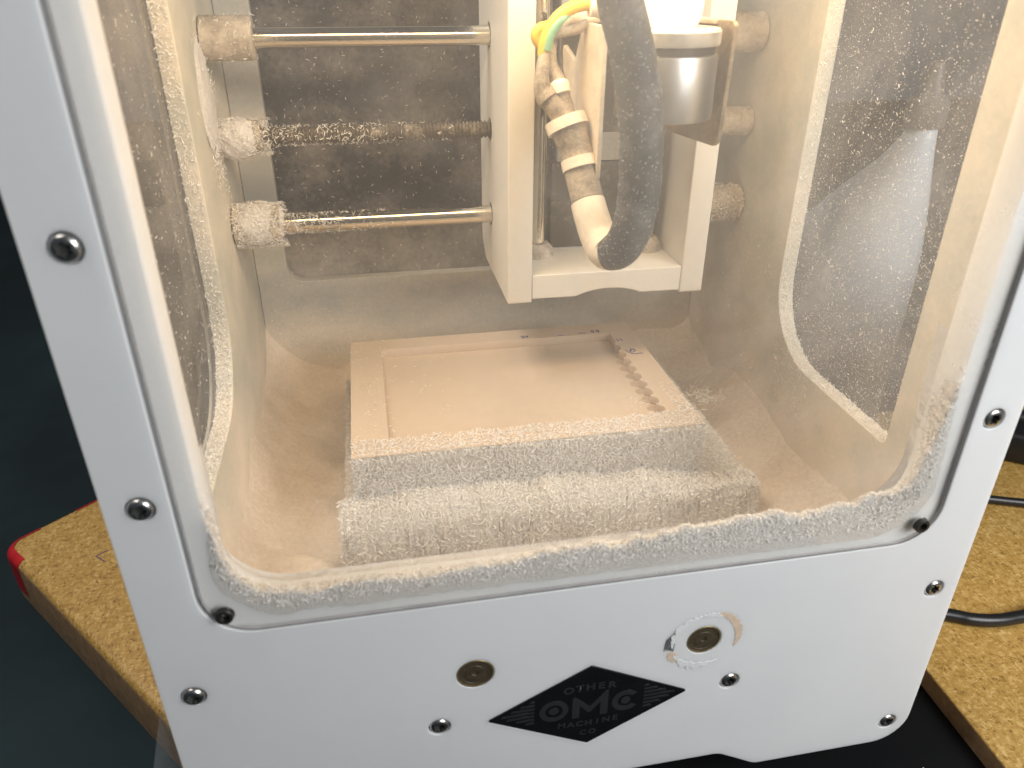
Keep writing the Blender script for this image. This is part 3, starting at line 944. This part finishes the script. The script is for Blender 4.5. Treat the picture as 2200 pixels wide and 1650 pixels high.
o = link('bracket_back', plate_mesh([rp], 138, 139.5, FR_XZ, 0.2), SHEET_DARK, spn)
for xx, yy in ((56.0, 112), (25, 118)):
    lathe('bracket_bolt', [(3.4, 0), (3.4, 1.4), (2.6, 2.4), (0.1, 2.7)], (xx, yy, 257.6), (0, 0, 1), SHEET, spn, 20)

# thick cable looping in front of the spindle, with its splice and wires
cab = part_empty('spindle_cable', mill)
H = lambda px, py, y, r: (*hit(px, py, 1, y), r)
main = [H(1318, -130, 66, 6.4), H(1326, -60, 62, 6.5), H(1332, 0, 60, 6.6), H(1356, 100, 59, 6.6), H(1372, 200, 58, 6.7), H(1377, 300, 58, 6.7),
        H(1374, 400, 59, 6.6), H(1362, 475, 61, 6.6), H(1338, 528, 65, 6.5), H(1308, 540, 71, 6.3), H(1284, 505, 77, 6.1), H(1270, 462, 81, 5.9), H(1262, 432, 84, 5.8)]
tube('outer_jacket', main, CABLE, cab, 28, 8)
tube('dust_coat', [H(1322, 540, 67.5, 5.2), H(1304, 539, 71.4, 6.45), H(1284, 504.5, 76.8, 6.25), H(1270, 462, 80.8, 6.05), H(1262.5, 434, 83.6, 5.95)], SLEEVE_PALE, cab, 28, 8)
tube('sleeve', [H(1263, 434, 84, 5.6), H(1256, 405, 86, 5.6), H(1249, 375, 88, 5.7), H(1246, 360, 89, 5.8)], SLEEVE, cab, 24, 6)
tube('collar_ring', [H(1248, 362, 88.5, 6.4), H(1243, 340, 90, 6.3)], SLEEVE_PALE, cab, 24, 3)
tube('sleeve', [H(1244, 344, 90, 5.5), H(1234, 312, 92, 5.5), H(1222, 280, 94, 6.2), H(1218, 268, 95, 6.6)], SLEEVE, cab, 24, 6)
tube('collar_ring', [H(1221, 278, 94.5, 7.4), H(1213, 255, 96, 7.2)], SLEEVE_PALE, cab, 24, 3)
tube('conductor', [H(1211, 262, 95, 3.4), H(1196, 236, 96, 3.6), H(1184, 222, 97, 3.4), H(1168, 202, 98, 3.2), H(1164, 170, 99, 2.6), H(1167, 140, 100, 2.3), H(1170, 116, 101, 2.1)], SLEEVE, cab, 18, 8)
tube('conductor', [H(1216, 258, 96, 3.4), H(1211, 230, 98, 3.5), H(1205, 208, 99, 3.3), H(1196, 172, 101, 2.9), H(1184, 142, 103, 2.4), H(1182, 112, 105, 2.2), H(1186, 84, 107, 2.0)], SLEEVE, cab, 18, 8)
tube('end_cap', [H(1205, 204, 98.5, 3.7), H(1199, 184, 100, 3.9), H(1197, 178, 100.5, 3.0)], SLEEVE_PALE, cab, 18, 4)
tube('end_cap', [H(1178, 214, 97, 3.8), H(1168, 200, 98, 3.7)], SLEEVE, cab, 18, 4)
tube('yellow_wire', [H(1166, 120, 101, 1.9), H(1170, 90, 101, 2.0), H(1182, 60, 101, 2.0), H(1204, 32, 101, 2.1), H(1236, 14, 101, 2.1), H(1268, 8, 101, 2.1), H(1300, 6, 101, 2.1)], YELLOW, cab, 16, 8)
tube('green_wire', [H(1174, 108, 100, 1.5), H(1181, 80, 100, 1.6), H(1192, 58, 100, 1.6), H(1208, 40, 100, 1.4), H(1222, 30, 101, 1.0)], GREEN, cab, 14, 8)
tube('yellow_wire', [H(1180, 56, 108, 1.9), H(1160, 62, 108, 1.9), H(1152, 76, 108, 1.9), H(1158, 92, 108, 1.9), H(1172, 110, 108, 1.9), H(1178, 200, 106, 1.7)], YELLOW, cab, 14, 8)
tube('grey_wire', [H(1186, 74, 104, 1.5), H(1215, 68, 104, 1.6), H(1240, 62, 104, 1.7), H(1262, 50, 104, 1.8)], GREYWIRE, cab, 14, 6)
tube('grey_wire', [H(1196, 60, 108, 2.1), H(1220, 46, 110, 2.4), H(1250, 40, 112, 2.6), H(1276, 46, 114, 2.6)], GREYWIRE, cab, 14, 6)
tube('wire_sleeve', [H(1266, 14, 100, 3.2), H(1285, 14, 100, 3.4), H(1300, 20, 100, 3.4)], SLEEVE_PALE, cab, 16, 4)

# ------------------------------------------------------------------ bed, wasteboard, workpiece
box('bed_plate', -70, 80, 72, 185, 62, 70, BEDPLATE, mill, 0.5)
for xx in (-39.1, 39.1):
    lathe('bed_rod', [(3.0, 14), (3.0, 216)], (xx, 0, 61), (0, 1, 0), STEEL_ROD, mill, 20)
wb = box('wasteboard', -79.5, 88.8, 65.5, 190, 70.1, 84, DUSTFACE, None, 0.8)
tag(wb, 'dust-caked wider board lying under the tan workpiece block', 'board')

stock = thing('workpiece', 'tan tooling board block with a shallow milled pocket in its top', 'workpiece block')
X0, X1, Y0, Y1, ZT, DEP = -74.6, 67.0, 75.5, 179.2, 110.0, 4.2
outl = [(X0, Y0), (X1, Y0), (X1, Y1), (X0, Y1)]
scal = []
ys = np.linspace(90.5, 150, 9)
right_edge = []
for i, yy in enumerate(ys):
    rr_ = 3.5 if i < 8 else 3.2
    for t in np.linspace(-70, 70, 9):
        right_edge.append((51.8 + rr_ * math.cos(math.radians(t)) + random.uniform(-0.25, 0.25), yy + rr_ * 1.02 * math.sin(math.radians(t))))
pk = [(-60.0, 87.6)] + [(52, 87.3)] + right_edge + [(54.5, 157.5), (54.6, 165.5), (53, 167.2)] + [(-58.5, 168.0), (-60.1, 166.5)]
top = plate_mesh([outl, pk], ZT - DEP, ZT, FR_XY, 0.12)
bm = bmesh.new(); bm.from_mesh(top); bpy.data.meshes.remove(top)
box_bm(bm, X0, X1, Y0, Y1, 84.05, ZT - DEP - 0.01, 0.0)
me = bpy.data.meshes.new('block'); bm.to_mesh(me); bm.free()
link('block', me, STOCK, stock)
# faint tool-path ridges left on the pocket floor and dark discs painted as the shade inside holes, right edge
for i, yy in enumerate(ys[:8]):
    lathe('pit_shade_disc', [(2.3, 0), (2.3, 0.12), (0.1, 0.13)], (52.6, yy, ZT - DEP), (0, 0, 1), simple('pit_%d' % i, (0.46, 0.36, 0.27), 0.9), stock, 16)


def pen(pts, r=0.28):
    tube('pen_mark', [(x, y, ZT + 0.02, r) for x, y in pts], PEN, stock, 6, 4)


pen([(9.6, 171.2), (10.2, 168.8), (11, 169.5), (10.6, 171.2)]); pen([(11.8, 171.2), (12.4, 169.2), (13, 171)])
pen([(28, 168.6), (31, 168.4)], 0.22); pen([(38.4, 169.4), (42.6, 169.0)], 0.22)
pen([(45.6, 170.6), (46.6, 169.0), (47, 170.8), (46, 171)]); pen([(48.2, 169.8), (49.4, 169), (49.6, 171), (48.4, 171.4)])
pen([(55.6, 158.8), (56.2, 156.8)]); pen([(57.4, 159.4), (58.2, 157)])
pen([(56.2, 146.8), (57.2, 143.6), (59.2, 147.6)]); pen([(57.4, 143.8), (60.2, 147), (60.4, 144.6), (58, 143.4)]); pen([(57.2, 142.4), (60, 141.8), (63.4, 141.9)], 0.24)

# ------------------------------------------------------------------ dust and chips (nobody could count them)
# floor drift
nx, ny = 90, 80
gx = np.linspace(-120.5, 120.5, nx); gy = np.linspace(12.5, 218.5, ny)
GX, GY = np.meshgrid(gx, gy, indexing='ij')
dl = 119 + GX; dr = 119 - GX; dbk = 217 - GY; df = GY - 13
GZ = 63 + 2.6 * vnoise2(GX + 300, GY, 3, 22) + 1.2 * vnoise2(GX + 300, GY, 4, 7) + 0.5 * vnoise2(GX + 300, GY, 5, 3)
wv_ = 1 + 0.35 * vnoise2(GX + 300, GY, 6, 26)
GZ += (22 * np.exp(-dl / 10) + 20 * np.exp(-dr / 14) + 15 * np.exp(-dbk / 16) + 12 * np.exp(-df / 8)) * wv_
GZ += 12 * np.exp(-np.hypot(GX + 90, GY - 62) / 9)
inb = (GX > -82) & (GX < 92) & (GY > 64) & (GY < 192)
GZ[inb] = np.minimum(GZ[inb], 69)
GZ = np.maximum(GZ, 58.5)
vs = np.stack([GX, GY, GZ], -1).reshape(-1, 3)
fs = [(i * ny + j, (i + 1) * ny + j, (i + 1) * ny + j + 1, i * ny + j + 1) for i in range(nx - 1) for j in range(ny - 1)]
fd = mesh('floor_dust', vs, fs, FLOORDUST, None, True)
tag(fd, 'tan dust drift covering the chamber floor', 'dust', 'stuff')


def stuff(o, label): return tag(o, label, 'chips', 'stuff')


# ridge of chips packed on the sill behind the window, following the opening
def opening_path(n=560):
    """down the left jamb, along the sill, up the right jamb: points and inward normals"""
    R = 18.0; x0, x1, z0 = -109.8, 109.8, 110.2
    pts = []
    for z in np.linspace(158, z0 + R, 50): pts.append((x0, z, 1, 0))
    for t in np.linspace(math.pi, 1.5 * math.pi, 40): pts.append((x0 + R + R * math.cos(t), z0 + R + R * math.sin(t), -math.cos(t), -math.sin(t)))
    for x_ in np.linspace(x0 + R, x1 - R, 330)[1:]: pts.append((x_, z0, 0, 1))
    for t in np.linspace(1.5 * math.pi, 2 * math.pi, 40)[1:]: pts.append((x1 - R + R * math.cos(t), z0 + R + R * math.sin(t), -math.cos(t), -math.sin(t)))
    for z in np.linspace(z0 + R, 176, 70)[1:]: pts.append((x1, z, -1, 0))
    return np.array(pts)


OP = opening_path()
sarc = np.concatenate([[0], np.cumsum(np.hypot(*np.diff(OP[:, :2], axis=0).T))])
xn = OP[:, 0]; zn = OP[:, 1]
tk = np.where(zn < 111, np.interp(xn, [-92, -60, -40, -10, 10, 24, 47, 70, 92], [5.4, 5.0, 5.4, 6.6, 7.4, 9.0, 10.8, 11.8, 12.6]), 0)
lj = (xn < -80) & (zn >= 111); rj = (xn > 80) & (zn >= 111)
tk = np.where(lj, np.interp(zn, [111, 124, 134, 146, 158], [5.4, 3.2, 1.4, 0.4, 0.02]), tk)
tk = np.where(rj, np.interp(zn, [111, 120, 130, 142, 158, 176], [12.6, 10.5, 5.6, 2.4, 0.8, 0.02]), tk)
tk = tk * (1 + 0.14 * vnoise(sarc, 11, 16) + 0.12 * vnoise(sarc, 12, 6.5) + 0.08 * vnoise(sarc, 14, 2.4)) 
tk = tk + np.minimum(tk, 1.0) * 0.28 * vnoise(sarc, 13, 0.9)
tk = np.maximum(tk, 0.02)
lo_ = -(0.5 + 0.42 * tk * (1 + 0.25 * vnoise(sarc, 15, 9) + 0.2 * vnoise(sarc, 16, 1.5)))
lo_ = np.maximum(lo_, -3.2) * np.clip(tk / 2.0, 0, 1)
vs, fs = [], []
prof = [(1.86, -99), (1.85, 0.0), (1.85, 0.75), (1.9, 0.97), (2.6, 1.04), (5.0, 0.86), (7.5, 0.45), (10.0, 0.0), (18.5, -0.6)]
ya = np.array([q[0] for q in prof]); fa = np.array([q[1] for q in prof])
yd = np.concatenate([ya[1:4], np.linspace(2.4, 18.0, 20)]); fdn = np.interp(yd, ya[1:], fa[1:]); fdn[:3] = fa[1:4]
yd = np.concatenate([[ya[0]], yd]); fdn = np.concatenate([[-99], fdn])
lump2 = [0.30 * vnoise2(sarc + 50, np.full_like(sarc, y_ + 50), 81, 3.2) + 0.26 * vnoise2(sarc + 50, np.full_like(sarc, y_ + 50), 82, 1.3) + 0.12 * rng.normal(size=len(sarc)) for y_ in yd]
for k in range(len(OP)):
    x_, z_, nx_, nz_ = OP[k]
    for m_, (y_, f_) in enumerate(zip(yd, fdn)):
        d_ = tk[k] * f_ if f_ > -50 else lo_[k]
        if m_ >= 3: d_ += lump2[m_][k] * min(1.0, tk[k] / 2.5)
        if m_ >= 1: d_ -= 0.9 * max(0.0, 1.0 - tk[k] / 1.2)      # the ridge thins out into the jamb
        if m_ == len(yd) - 1: d_ = -2.0
        vs.append((x_ + nx_ * d_, y_ + 1.2 * max(0.0, 1.0 - tk[k] / 1.4), z_ + nz_ * d_))
prof = list(zip(yd, fdn))
npf = len(prof)
for k in range(len(OP) - 1):
    for i in range(npf - 1): fs.append((k * npf + i, k * npf + i + 1, (k + 1) * npf + i + 1, (k + 1) * npf + i))
rd = mesh('sill_dust', vs, fs, DUSTPILE, None, True)
tag(rd, 'pale ridge of packed chips along the window sill', 'dust', 'stuff')


def sample_op(n, front):
    w = np.gradient(sarc) * (tk + (2.5 * np.clip(tk / 3, 0, 1) if not front else 0.0))
    k = rng.choice(len(OP), n, p=w / w.sum())
    if front:
        f = rng.uniform(0.0, 1.0, n) ** 0.8
        P = np.stack([OP[k, 0] + OP[k, 2] * tk[k] * f, np.full(n, 3.15), OP[k, 1] + OP[k, 3] * tk[k] * f], 1)
        Nn = np.tile([0, -0.05, 0], (n, 1)) + np.stack([OP[k, 2] * 0.3, np.full(n, 0.6), OP[k, 3] * 0.3], 1)
    else:
        y = 2.2 + 9 * rng.uniform(size=n) ** 1.5; f = np.interp(y, [2.0, 2.6, 5, 7.5, 10, 12], [0.98, 1.04, 0.86, 0.45, 0.0, -0.1])
        P = np.stack([OP[k, 0] + OP[k, 2] * tk[k] * f, y, OP[k, 1] + OP[k, 3] * tk[k] * f], 1)
        Nn = np.stack([OP[k, 2], np.full(n, 0.1), OP[k, 3]], 1)
    return P, Nn


P1, N1 = sample_op(14000, False); P2, N2 = sample_op(6000, True)
P2[:, 1] = 1.80
N2[:, 1] = -0.02
o = chips_mesh('sill_chips', np.vstack([P1, P2]), np.vstack([N1, N2]), (0.8, 2.2), (0.13, 0.28), 0.65)
stuff(o, 'loose curled chips bristling on the sill ridge')

# front face of the workpiece and of the board below it, and the tops
def rect_pts(n, x, y, z):
    f = lambda a: rng.uniform(a[0], a[1], n) if isinstance(a, tuple) else np.full(n, float(a))
    return np.stack([f(x), f(y), f(z)], 1)


nxf, nzf = 142, 26
fx = np.linspace(X0 - 0.15, X1 + 0.15, nxf); fz = np.linspace(84.3, ZT + 0.1, nzf)
FX, FZ = np.meshgrid(fx, fz, indexing='ij')
FY = Y0 - 0.45 - 0.35 * vnoise2(FX + 300, FZ, 91, 2.5) - 0.25 * vnoise2(FX + 300, FZ, 92, 1.1)
o = mesh('face_powder', np.stack([FX, FY, FZ], -1).reshape(-1, 3), [(i * nzf + j, (i + 1) * nzf + j, (i + 1) * nzf + j + 1, i * nzf + j + 1) for i in range(nxf - 1) for j in range(nzf - 1)], DUSTFACE, None, True)
tag(o, 'coat of pale powder on the front face of the tan block', 'dust', 'stuff')
P = rect_pts(7800, (X0, X1), Y0 - 0.75, (84.5, ZT))
o1 = chips_mesh('face_chips', P, (0, -1, 0.15), (1.2, 3.0), (0.2, 0.42), 0.5)
stuff(o1, 'grey-white curled chips clinging to the front face of the tan block')
P = np.vstack([rect_pts(2600, (67.5, 88.8), (66, 130), 84.3), rect_pts(700, (67.5, 88.8), (130, 185), 84.3), rect_pts(900, (-79.5, -74.8), (66, 185), 84.2)])
o2 = chips_mesh('board_chips', P, (0, -0.1, 1), (1.0, 2.5), (0.18, 0.38), 0.4)
stuff(o2, 'cream chips heaped on the right margin of the wider board below the block')
# bank of chips sloping from the block's front face down over the board
bx_ = np.linspace(-81, 90, 230)
full = np.array([(75.0, 0.0), (72.0, -2.4), (67.5, -5.2), (63.6, -9.5), (61.2, -17.0), (59.2, -24.0), (55.5, -32.0)])
thin = np.array([(75.3, 84.7), (73.0, 84.6), (69.5, 84.5), (65.6, 84.0), (64.2, 80.5), (62.6, 72.0), (57.5, 62.0)])
hb = 93.5 + 1.8 * vnoise(bx_ + 200, 61, 16) + 0.8 * vnoise(bx_ + 200, 62, 5)
wt = np.interp(bx_, [-81, -76, 20, 50, 68, 72], [0.75, 1, 1, 0.8, 0.25, 0.0])
BK = np.zeros((len(bx_), len(full), 3))
for m_ in range(len(full)):
    zf = np.maximum(hb + full[m_, 1], 61.0)
    BK[:, m_, 0] = bx_ + 0.3 * rng.normal(size=len(bx_))
    BK[:, m_, 1] = wt * full[m_, 0] + (1 - wt) * thin[m_, 0] + (0.35 * rng.normal(size=len(bx_)) + 0.8 * vnoise(bx_ + 200, 70 + m_, 7) if m_ else 0)
    BK[:, m_, 2] = wt * zf + (1 - wt) * thin[m_, 1] + 0.35 * rng.normal(size=len(bx_))
nb2 = len(full)
bank = mesh('chip_bank', BK.reshape(-1, 3), [(k * nb2 + i, k * nb2 + i + 1, (k + 1) * nb2 + i + 1, (k + 1) * nb2 + i) for k in range(len(bx_) - 1) for i in range(nb2 - 1)], DUSTFACE, None, True)
tag(bank, 'bank of packed chips sloping from the block down over the board', 'dust', 'stuff')
n = 13000
ki = rng.integers(0, len(bx_) - 1, n); mf = rng.uniform(0, nb2 - 1.001, n); mi = mf.astype(int); fr = (mf - mi)[:, None]
P = BK[ki, mi] * (1 - fr) + BK[ki, mi + 1] * fr; P[:, 0] += rng.uniform(0, 0.75, n)
dv = BK[ki, mi + 1] - BK[ki, mi]; Nn = np.stack([np.zeros(n), dv[:, 2], -dv[:, 1]], 1); Nn *= np.sign(Nn[:, 2:3] - Nn[:, 1:2] + 1e-9)
o3 = chips_mesh('bank_chips', P, Nn, (1.2, 3.0), (0.22, 0.46), 0.5)
stuff(o3, 'curled cream chips lying all over the sloping bank')
# chips strewn over the front margin of the block's top, sparser on its left and right margins
n = 5200
P = rect_pts(n, (X0, X1), (Y0, 88.0), ZT + 0.15)
keep = (P[:, 1] < 86.6 + 1.2 * vnoise(P[:, 0], 31, 5)) | (rng.uniform(size=n) < 0.15); P = P[keep]
Pl = rect_pts(130, (X0, -57), (86, 178), ZT + 0.15); Pl[:, 0] = X0 + (Pl[:, 0] - X0) ; Pr = rect_pts(700, (60, X1), (86, 120), ZT + 0.15)
keep = rng.uniform(size=700) < np.clip((120 - Pr[:, 1]) / 30, 0, 1) ** 2; Pr = Pr[keep]
Pf = rect_pts(50, (-58, -30), (88, 168), ZT - DEP + 0.15); Pf2 = rect_pts(60, (44, 52), (88, 110), ZT - DEP + 0.15)
o4 = chips_mesh('top_chips', np.vstack([P, Pl, Pr, Pf, Pf2]), (0, 0, 1), (0.7, 1.9), (0.14, 0.3), 0.22)
stuff(o4, 'chips strewn along the front margin of the block top')

# fuzzy chips along the cut edges of the side windows
def cut_edge(sx, n):
    pts = rounded([(37, 118, 3), (37, 291, 6), (127, 291, 12), (127, 118, 34)], 24)
    A = np.array(pts); B = np.roll(A, -1, axis=0); ln = np.linalg.norm(B - A, axis=1)
    mid = (A + B) / 2; w = ln * np.where((mid[:, 0] > 36.9) & (mid[:, 1] < 288), 1, 0) * np.interp(mid[:, 1], [118, 150, 200, 270], [1.6, 1.3, 0.5, 0.2])
    w = w * np.where((mid[:, 0] < 40) & (mid[:, 1] > 122), 0.12, 1)
    k = rng.choice(len(A), n, p=w / w.sum()); t = rng.uniform(size=n)[:, None]
    q = A[k] * (1 - t) + B[k] * t
    d = (B[k] - A[k]) / ln[k][:, None]; nn = np.stack([-d[:, 1], d[:, 0]], 1)
    ctr = np.array([80, 200.0]); s_ = np.sign(((ctr - q) * nn).sum(1))[:, None]; nn = nn * s_
    x_ = rng.uniform(120, 126, n)
    P = np.stack([sx * x_, q[:, 0], q[:, 1]], 1)
    return P, np.stack([np.full(n, -0.2 * sx), nn[:, 0], nn[:, 1]], 1)


for sx, lab, cnt in ((-1, 'white chips furring the cut edge of the left side window', 4200), (1, 'white chips furring the cut edge of the right side window', 2600)):
    P, Nn = cut_edge(sx, cnt)
    o = chips_mesh('edge_chips', P, Nn, (0.8, 2.4), (0.14, 0.3), 0.7)
    stuff(o, lab)

# specks and slivers stuck to the inside of the side windows
P = rect_pts(1500, 125.95, (38, 126), (119, 262)); P = P[rng.uniform(size=len(P)) < np.interp(P[:, 2], [119, 180, 230, 262], [1, 0.9, 0.35, 0.12])]
o = chips_mesh('pane_chips', P, (-1, 0, 0), (0.4, 1.7), (0.14, 0.32), 0.1)
stuff(o, 'pale curled slivers stuck to the right side window')
P = rect_pts(9000, 125.98, (37, 127), (119, 266)); P = P[rng.uniform(size=len(P)) < np.interp(P[:, 2], [119, 180, 230, 266], [1, 0.9, 0.55, 0.35])]
o = chips_mesh('pane_specks', P, (-1, 0, 0), (0.2, 0.65), (0.10, 0.24), 0.1)
stuff(o, 'fine pale specks peppering the right side window')
P = rect_pts(700, -125.95, (38, 126), (119, 262))
o = chips_mesh('pane_chips', P, (1, 0, 0), (0.4, 1.5), (0.12, 0.24), 0.1)
stuff(o, 'sparse pale slivers stuck to the left side window')

# slivers on the right wall, back wall and cover
P = np.vstack([rect_pts(700, 119.3, (60, 216), (66, 170)), rect_pts(300, 119.3, (90, 120), (96, 122))])
P2 = np.vstack([rect_pts(420, (-118, 118), 217.7, (72, 128)), rect_pts(900, (-103, 103), 224.0, (130, 270))])
o = chips_mesh('wall_chips', np.vstack([P, P2]), np.vstack([np.tile([-1, 0, 0], (len(P), 1)), np.tile([0, -1, 0.0], (len(P2), 1))]), (0.5, 1.9), (0.14, 0.36), 0.15)
stuff(o, 'scattered slivers stuck to the chamber walls and dark back cover')

# clumps on the rods, collars, lead screw
def around_rod(n, xa, xb, z, r, toward=None):
    x_ = rng.uniform(xa, xb, n); t = rng.uniform(0, 2 * math.pi, n)
    if toward is not None: x_ = xa + (xb - xa) * rng.beta(1, toward, n)
    nn = np.stack([np.zeros(n), np.cos(t), np.sin(t)], 1)
    P = np.stack([x_, YR + r * nn[:, 1], z + r * nn[:, 2]], 1)
    return P, nn


sets = [around_rod(2300, -119, -97, 171.3, 9.4), around_rod(900, -99, -20, 171.3, 4.2, 4.0), around_rod(900, -119, -98, 209.5, 7.2),
        around_rod(700, -102, -6, 209.5, 3.9, 2.2), around_rod(160, -119, -98, 247.6, 8.6), around_rod(700, 98, 119, 171.3, 9)]
P = np.vstack([s_[0] for s_ in sets]); Nn = np.vstack([s_[1] for s_ in sets])
o = chips_mesh('rod_chips', P, Nn, (0.9, 2.6), (0.16, 0.36), 0.55)
stuff(o, 'chips clumped on the guide rods and lead screw')

# lumps of caked dust on the left wall round the rod ends
def lump(name, c, rx, ry, rz, seed, mat=DUSTPILE):
    bm = bmesh.new(); bmesh.ops.create_icosphere(bm, subdivisions=4, radius=1.0)
    for v in bm.verts:
        q = v.co
        k = 1 + 0.10 * vnoise2(q.x * 4 + q.z * 3 + 50, q.y * 4 + 50 - q.z, seed, 1) + 0.03 * vnoise2(q.x * 11 + 50, q.y * 11 + q.z * 9 + 50, seed + 1, 1)
        v.co = Vector((c[0] + q.x * rx * k, c[1] + q.y * ry * k, c[2] + q.z * rz * k)) * S
    return bm_obj(name, bm, mat, None, True)


for c, r_, lab, sd in (((-109, YR, 172), (12, 10, 9.5), 'lump of caked chips round the lower rod end at the left wall', 41),
                       ((-112, YR - 1, 209), (10, 8, 8), 'lump of caked chips round the lead screw end', 43),
                       ((-119.5, 165, 225), (2.2, 12, 22), 'film of caked dust on the left wall above the lead screw', 47)):
    o = lump('caked_dust', c, *r_, sd); tag(o, lab, 'dust', 'stuff')
    if r_[0] > 5:
        nn_ = rng.normal(size=(1300, 3)); nn_ /= np.linalg.norm(nn_, axis=1)[:, None]
        o = chips_mesh('caked_chips', np.array(c) + nn_ * np.array(r_) * 1.03, nn_, (0.9, 2.4), (0.2, 0.42), 0.45)
        stuff(o, lab.replace('lump of caked', 'loose').replace('chips round', 'chips furring the lump round'))
P = np.stack([-118.6 + rng.uniform(-0.5, 1.0, 1500), rng.normal(165, 7, 1500), rng.normal(218, 13, 1500)], 1)
o = chips_mesh('wall_fuzz', P, (1, 0, 0), (0.8, 2.2), (0.15, 0.3), 0.4); stuff(o, 'fuzz of chips on the left wall near the rod ends')

# slivers stuck to the dark cable and a small heap right of the block
tp_ = smooth_path(main[1:10], 12)
T = np.gradient(tp_[:, :3], axis=0); T /= np.linalg.norm(T, axis=1)[:, None]
k = rng.integers(0, len(tp_), 1500)
d = rng.normal(size=(1500, 3)); d -= (d * T[k]).sum(1)[:, None] * T[k]; d /= np.linalg.norm(d, axis=1)[:, None]
o = chips_mesh('cable_chips', tp_[k, :3] + d * tp_[k, 3:4] * 1.0 + T[k] * rng.uniform(-2, 2, (1500, 1)), d, (0.25, 0.9), (0.06, 0.16), 0.1)
stuff(o, 'tiny slivers sticking to the dark cable')
c = hit(1500, 850, 2, 86)
P = rng.normal(size=(260, 3)) * np.array([5, 5, 1.4]) + np.array([c[0] + 2, c[1], 86])
o = chips_mesh('heap_chips', P, (0, 0, 1), (1.0, 2.6), (0.2, 0.45), 0.6); stuff(o, 'small tuft of chips beside the right edge of the block')
# flakes of dust lying on the black mat
P = rect_pts(260, (-60, 165), (-125, -2), -19.8)
o = chips_mesh('mat_specks', P, (0, 0, 1), (0.3, 0.9), (0.2, 0.4), 0.1); stuff(o, 'white specks scattered on the black mat')

# ------------------------------------------------------------------ loose clear plastic sheet by the left corner
q0, q1, q2, q3 = hit(345, 1522, 1, 4), hit(331, 1640, 1, 4), hit(322, 1740, 1, 4), hit(420, 1740, 1, 4)
vs = [q0, q1, q2, q3] + [q + np.array([0, 0.6, 0]) for q in (q0, q1, q2, q3)]
ps = mesh('plastic_sheet', vs, [(0, 1, 2, 3), (7, 6, 5, 4), (0, 4, 5, 1), (1, 5, 6, 2), (2, 6, 7, 3), (3, 7, 4, 0)], PLASTIC)
tag(ps, 'scrap of clear plastic sheet sticking out past the machine corner', 'plastic sheet')
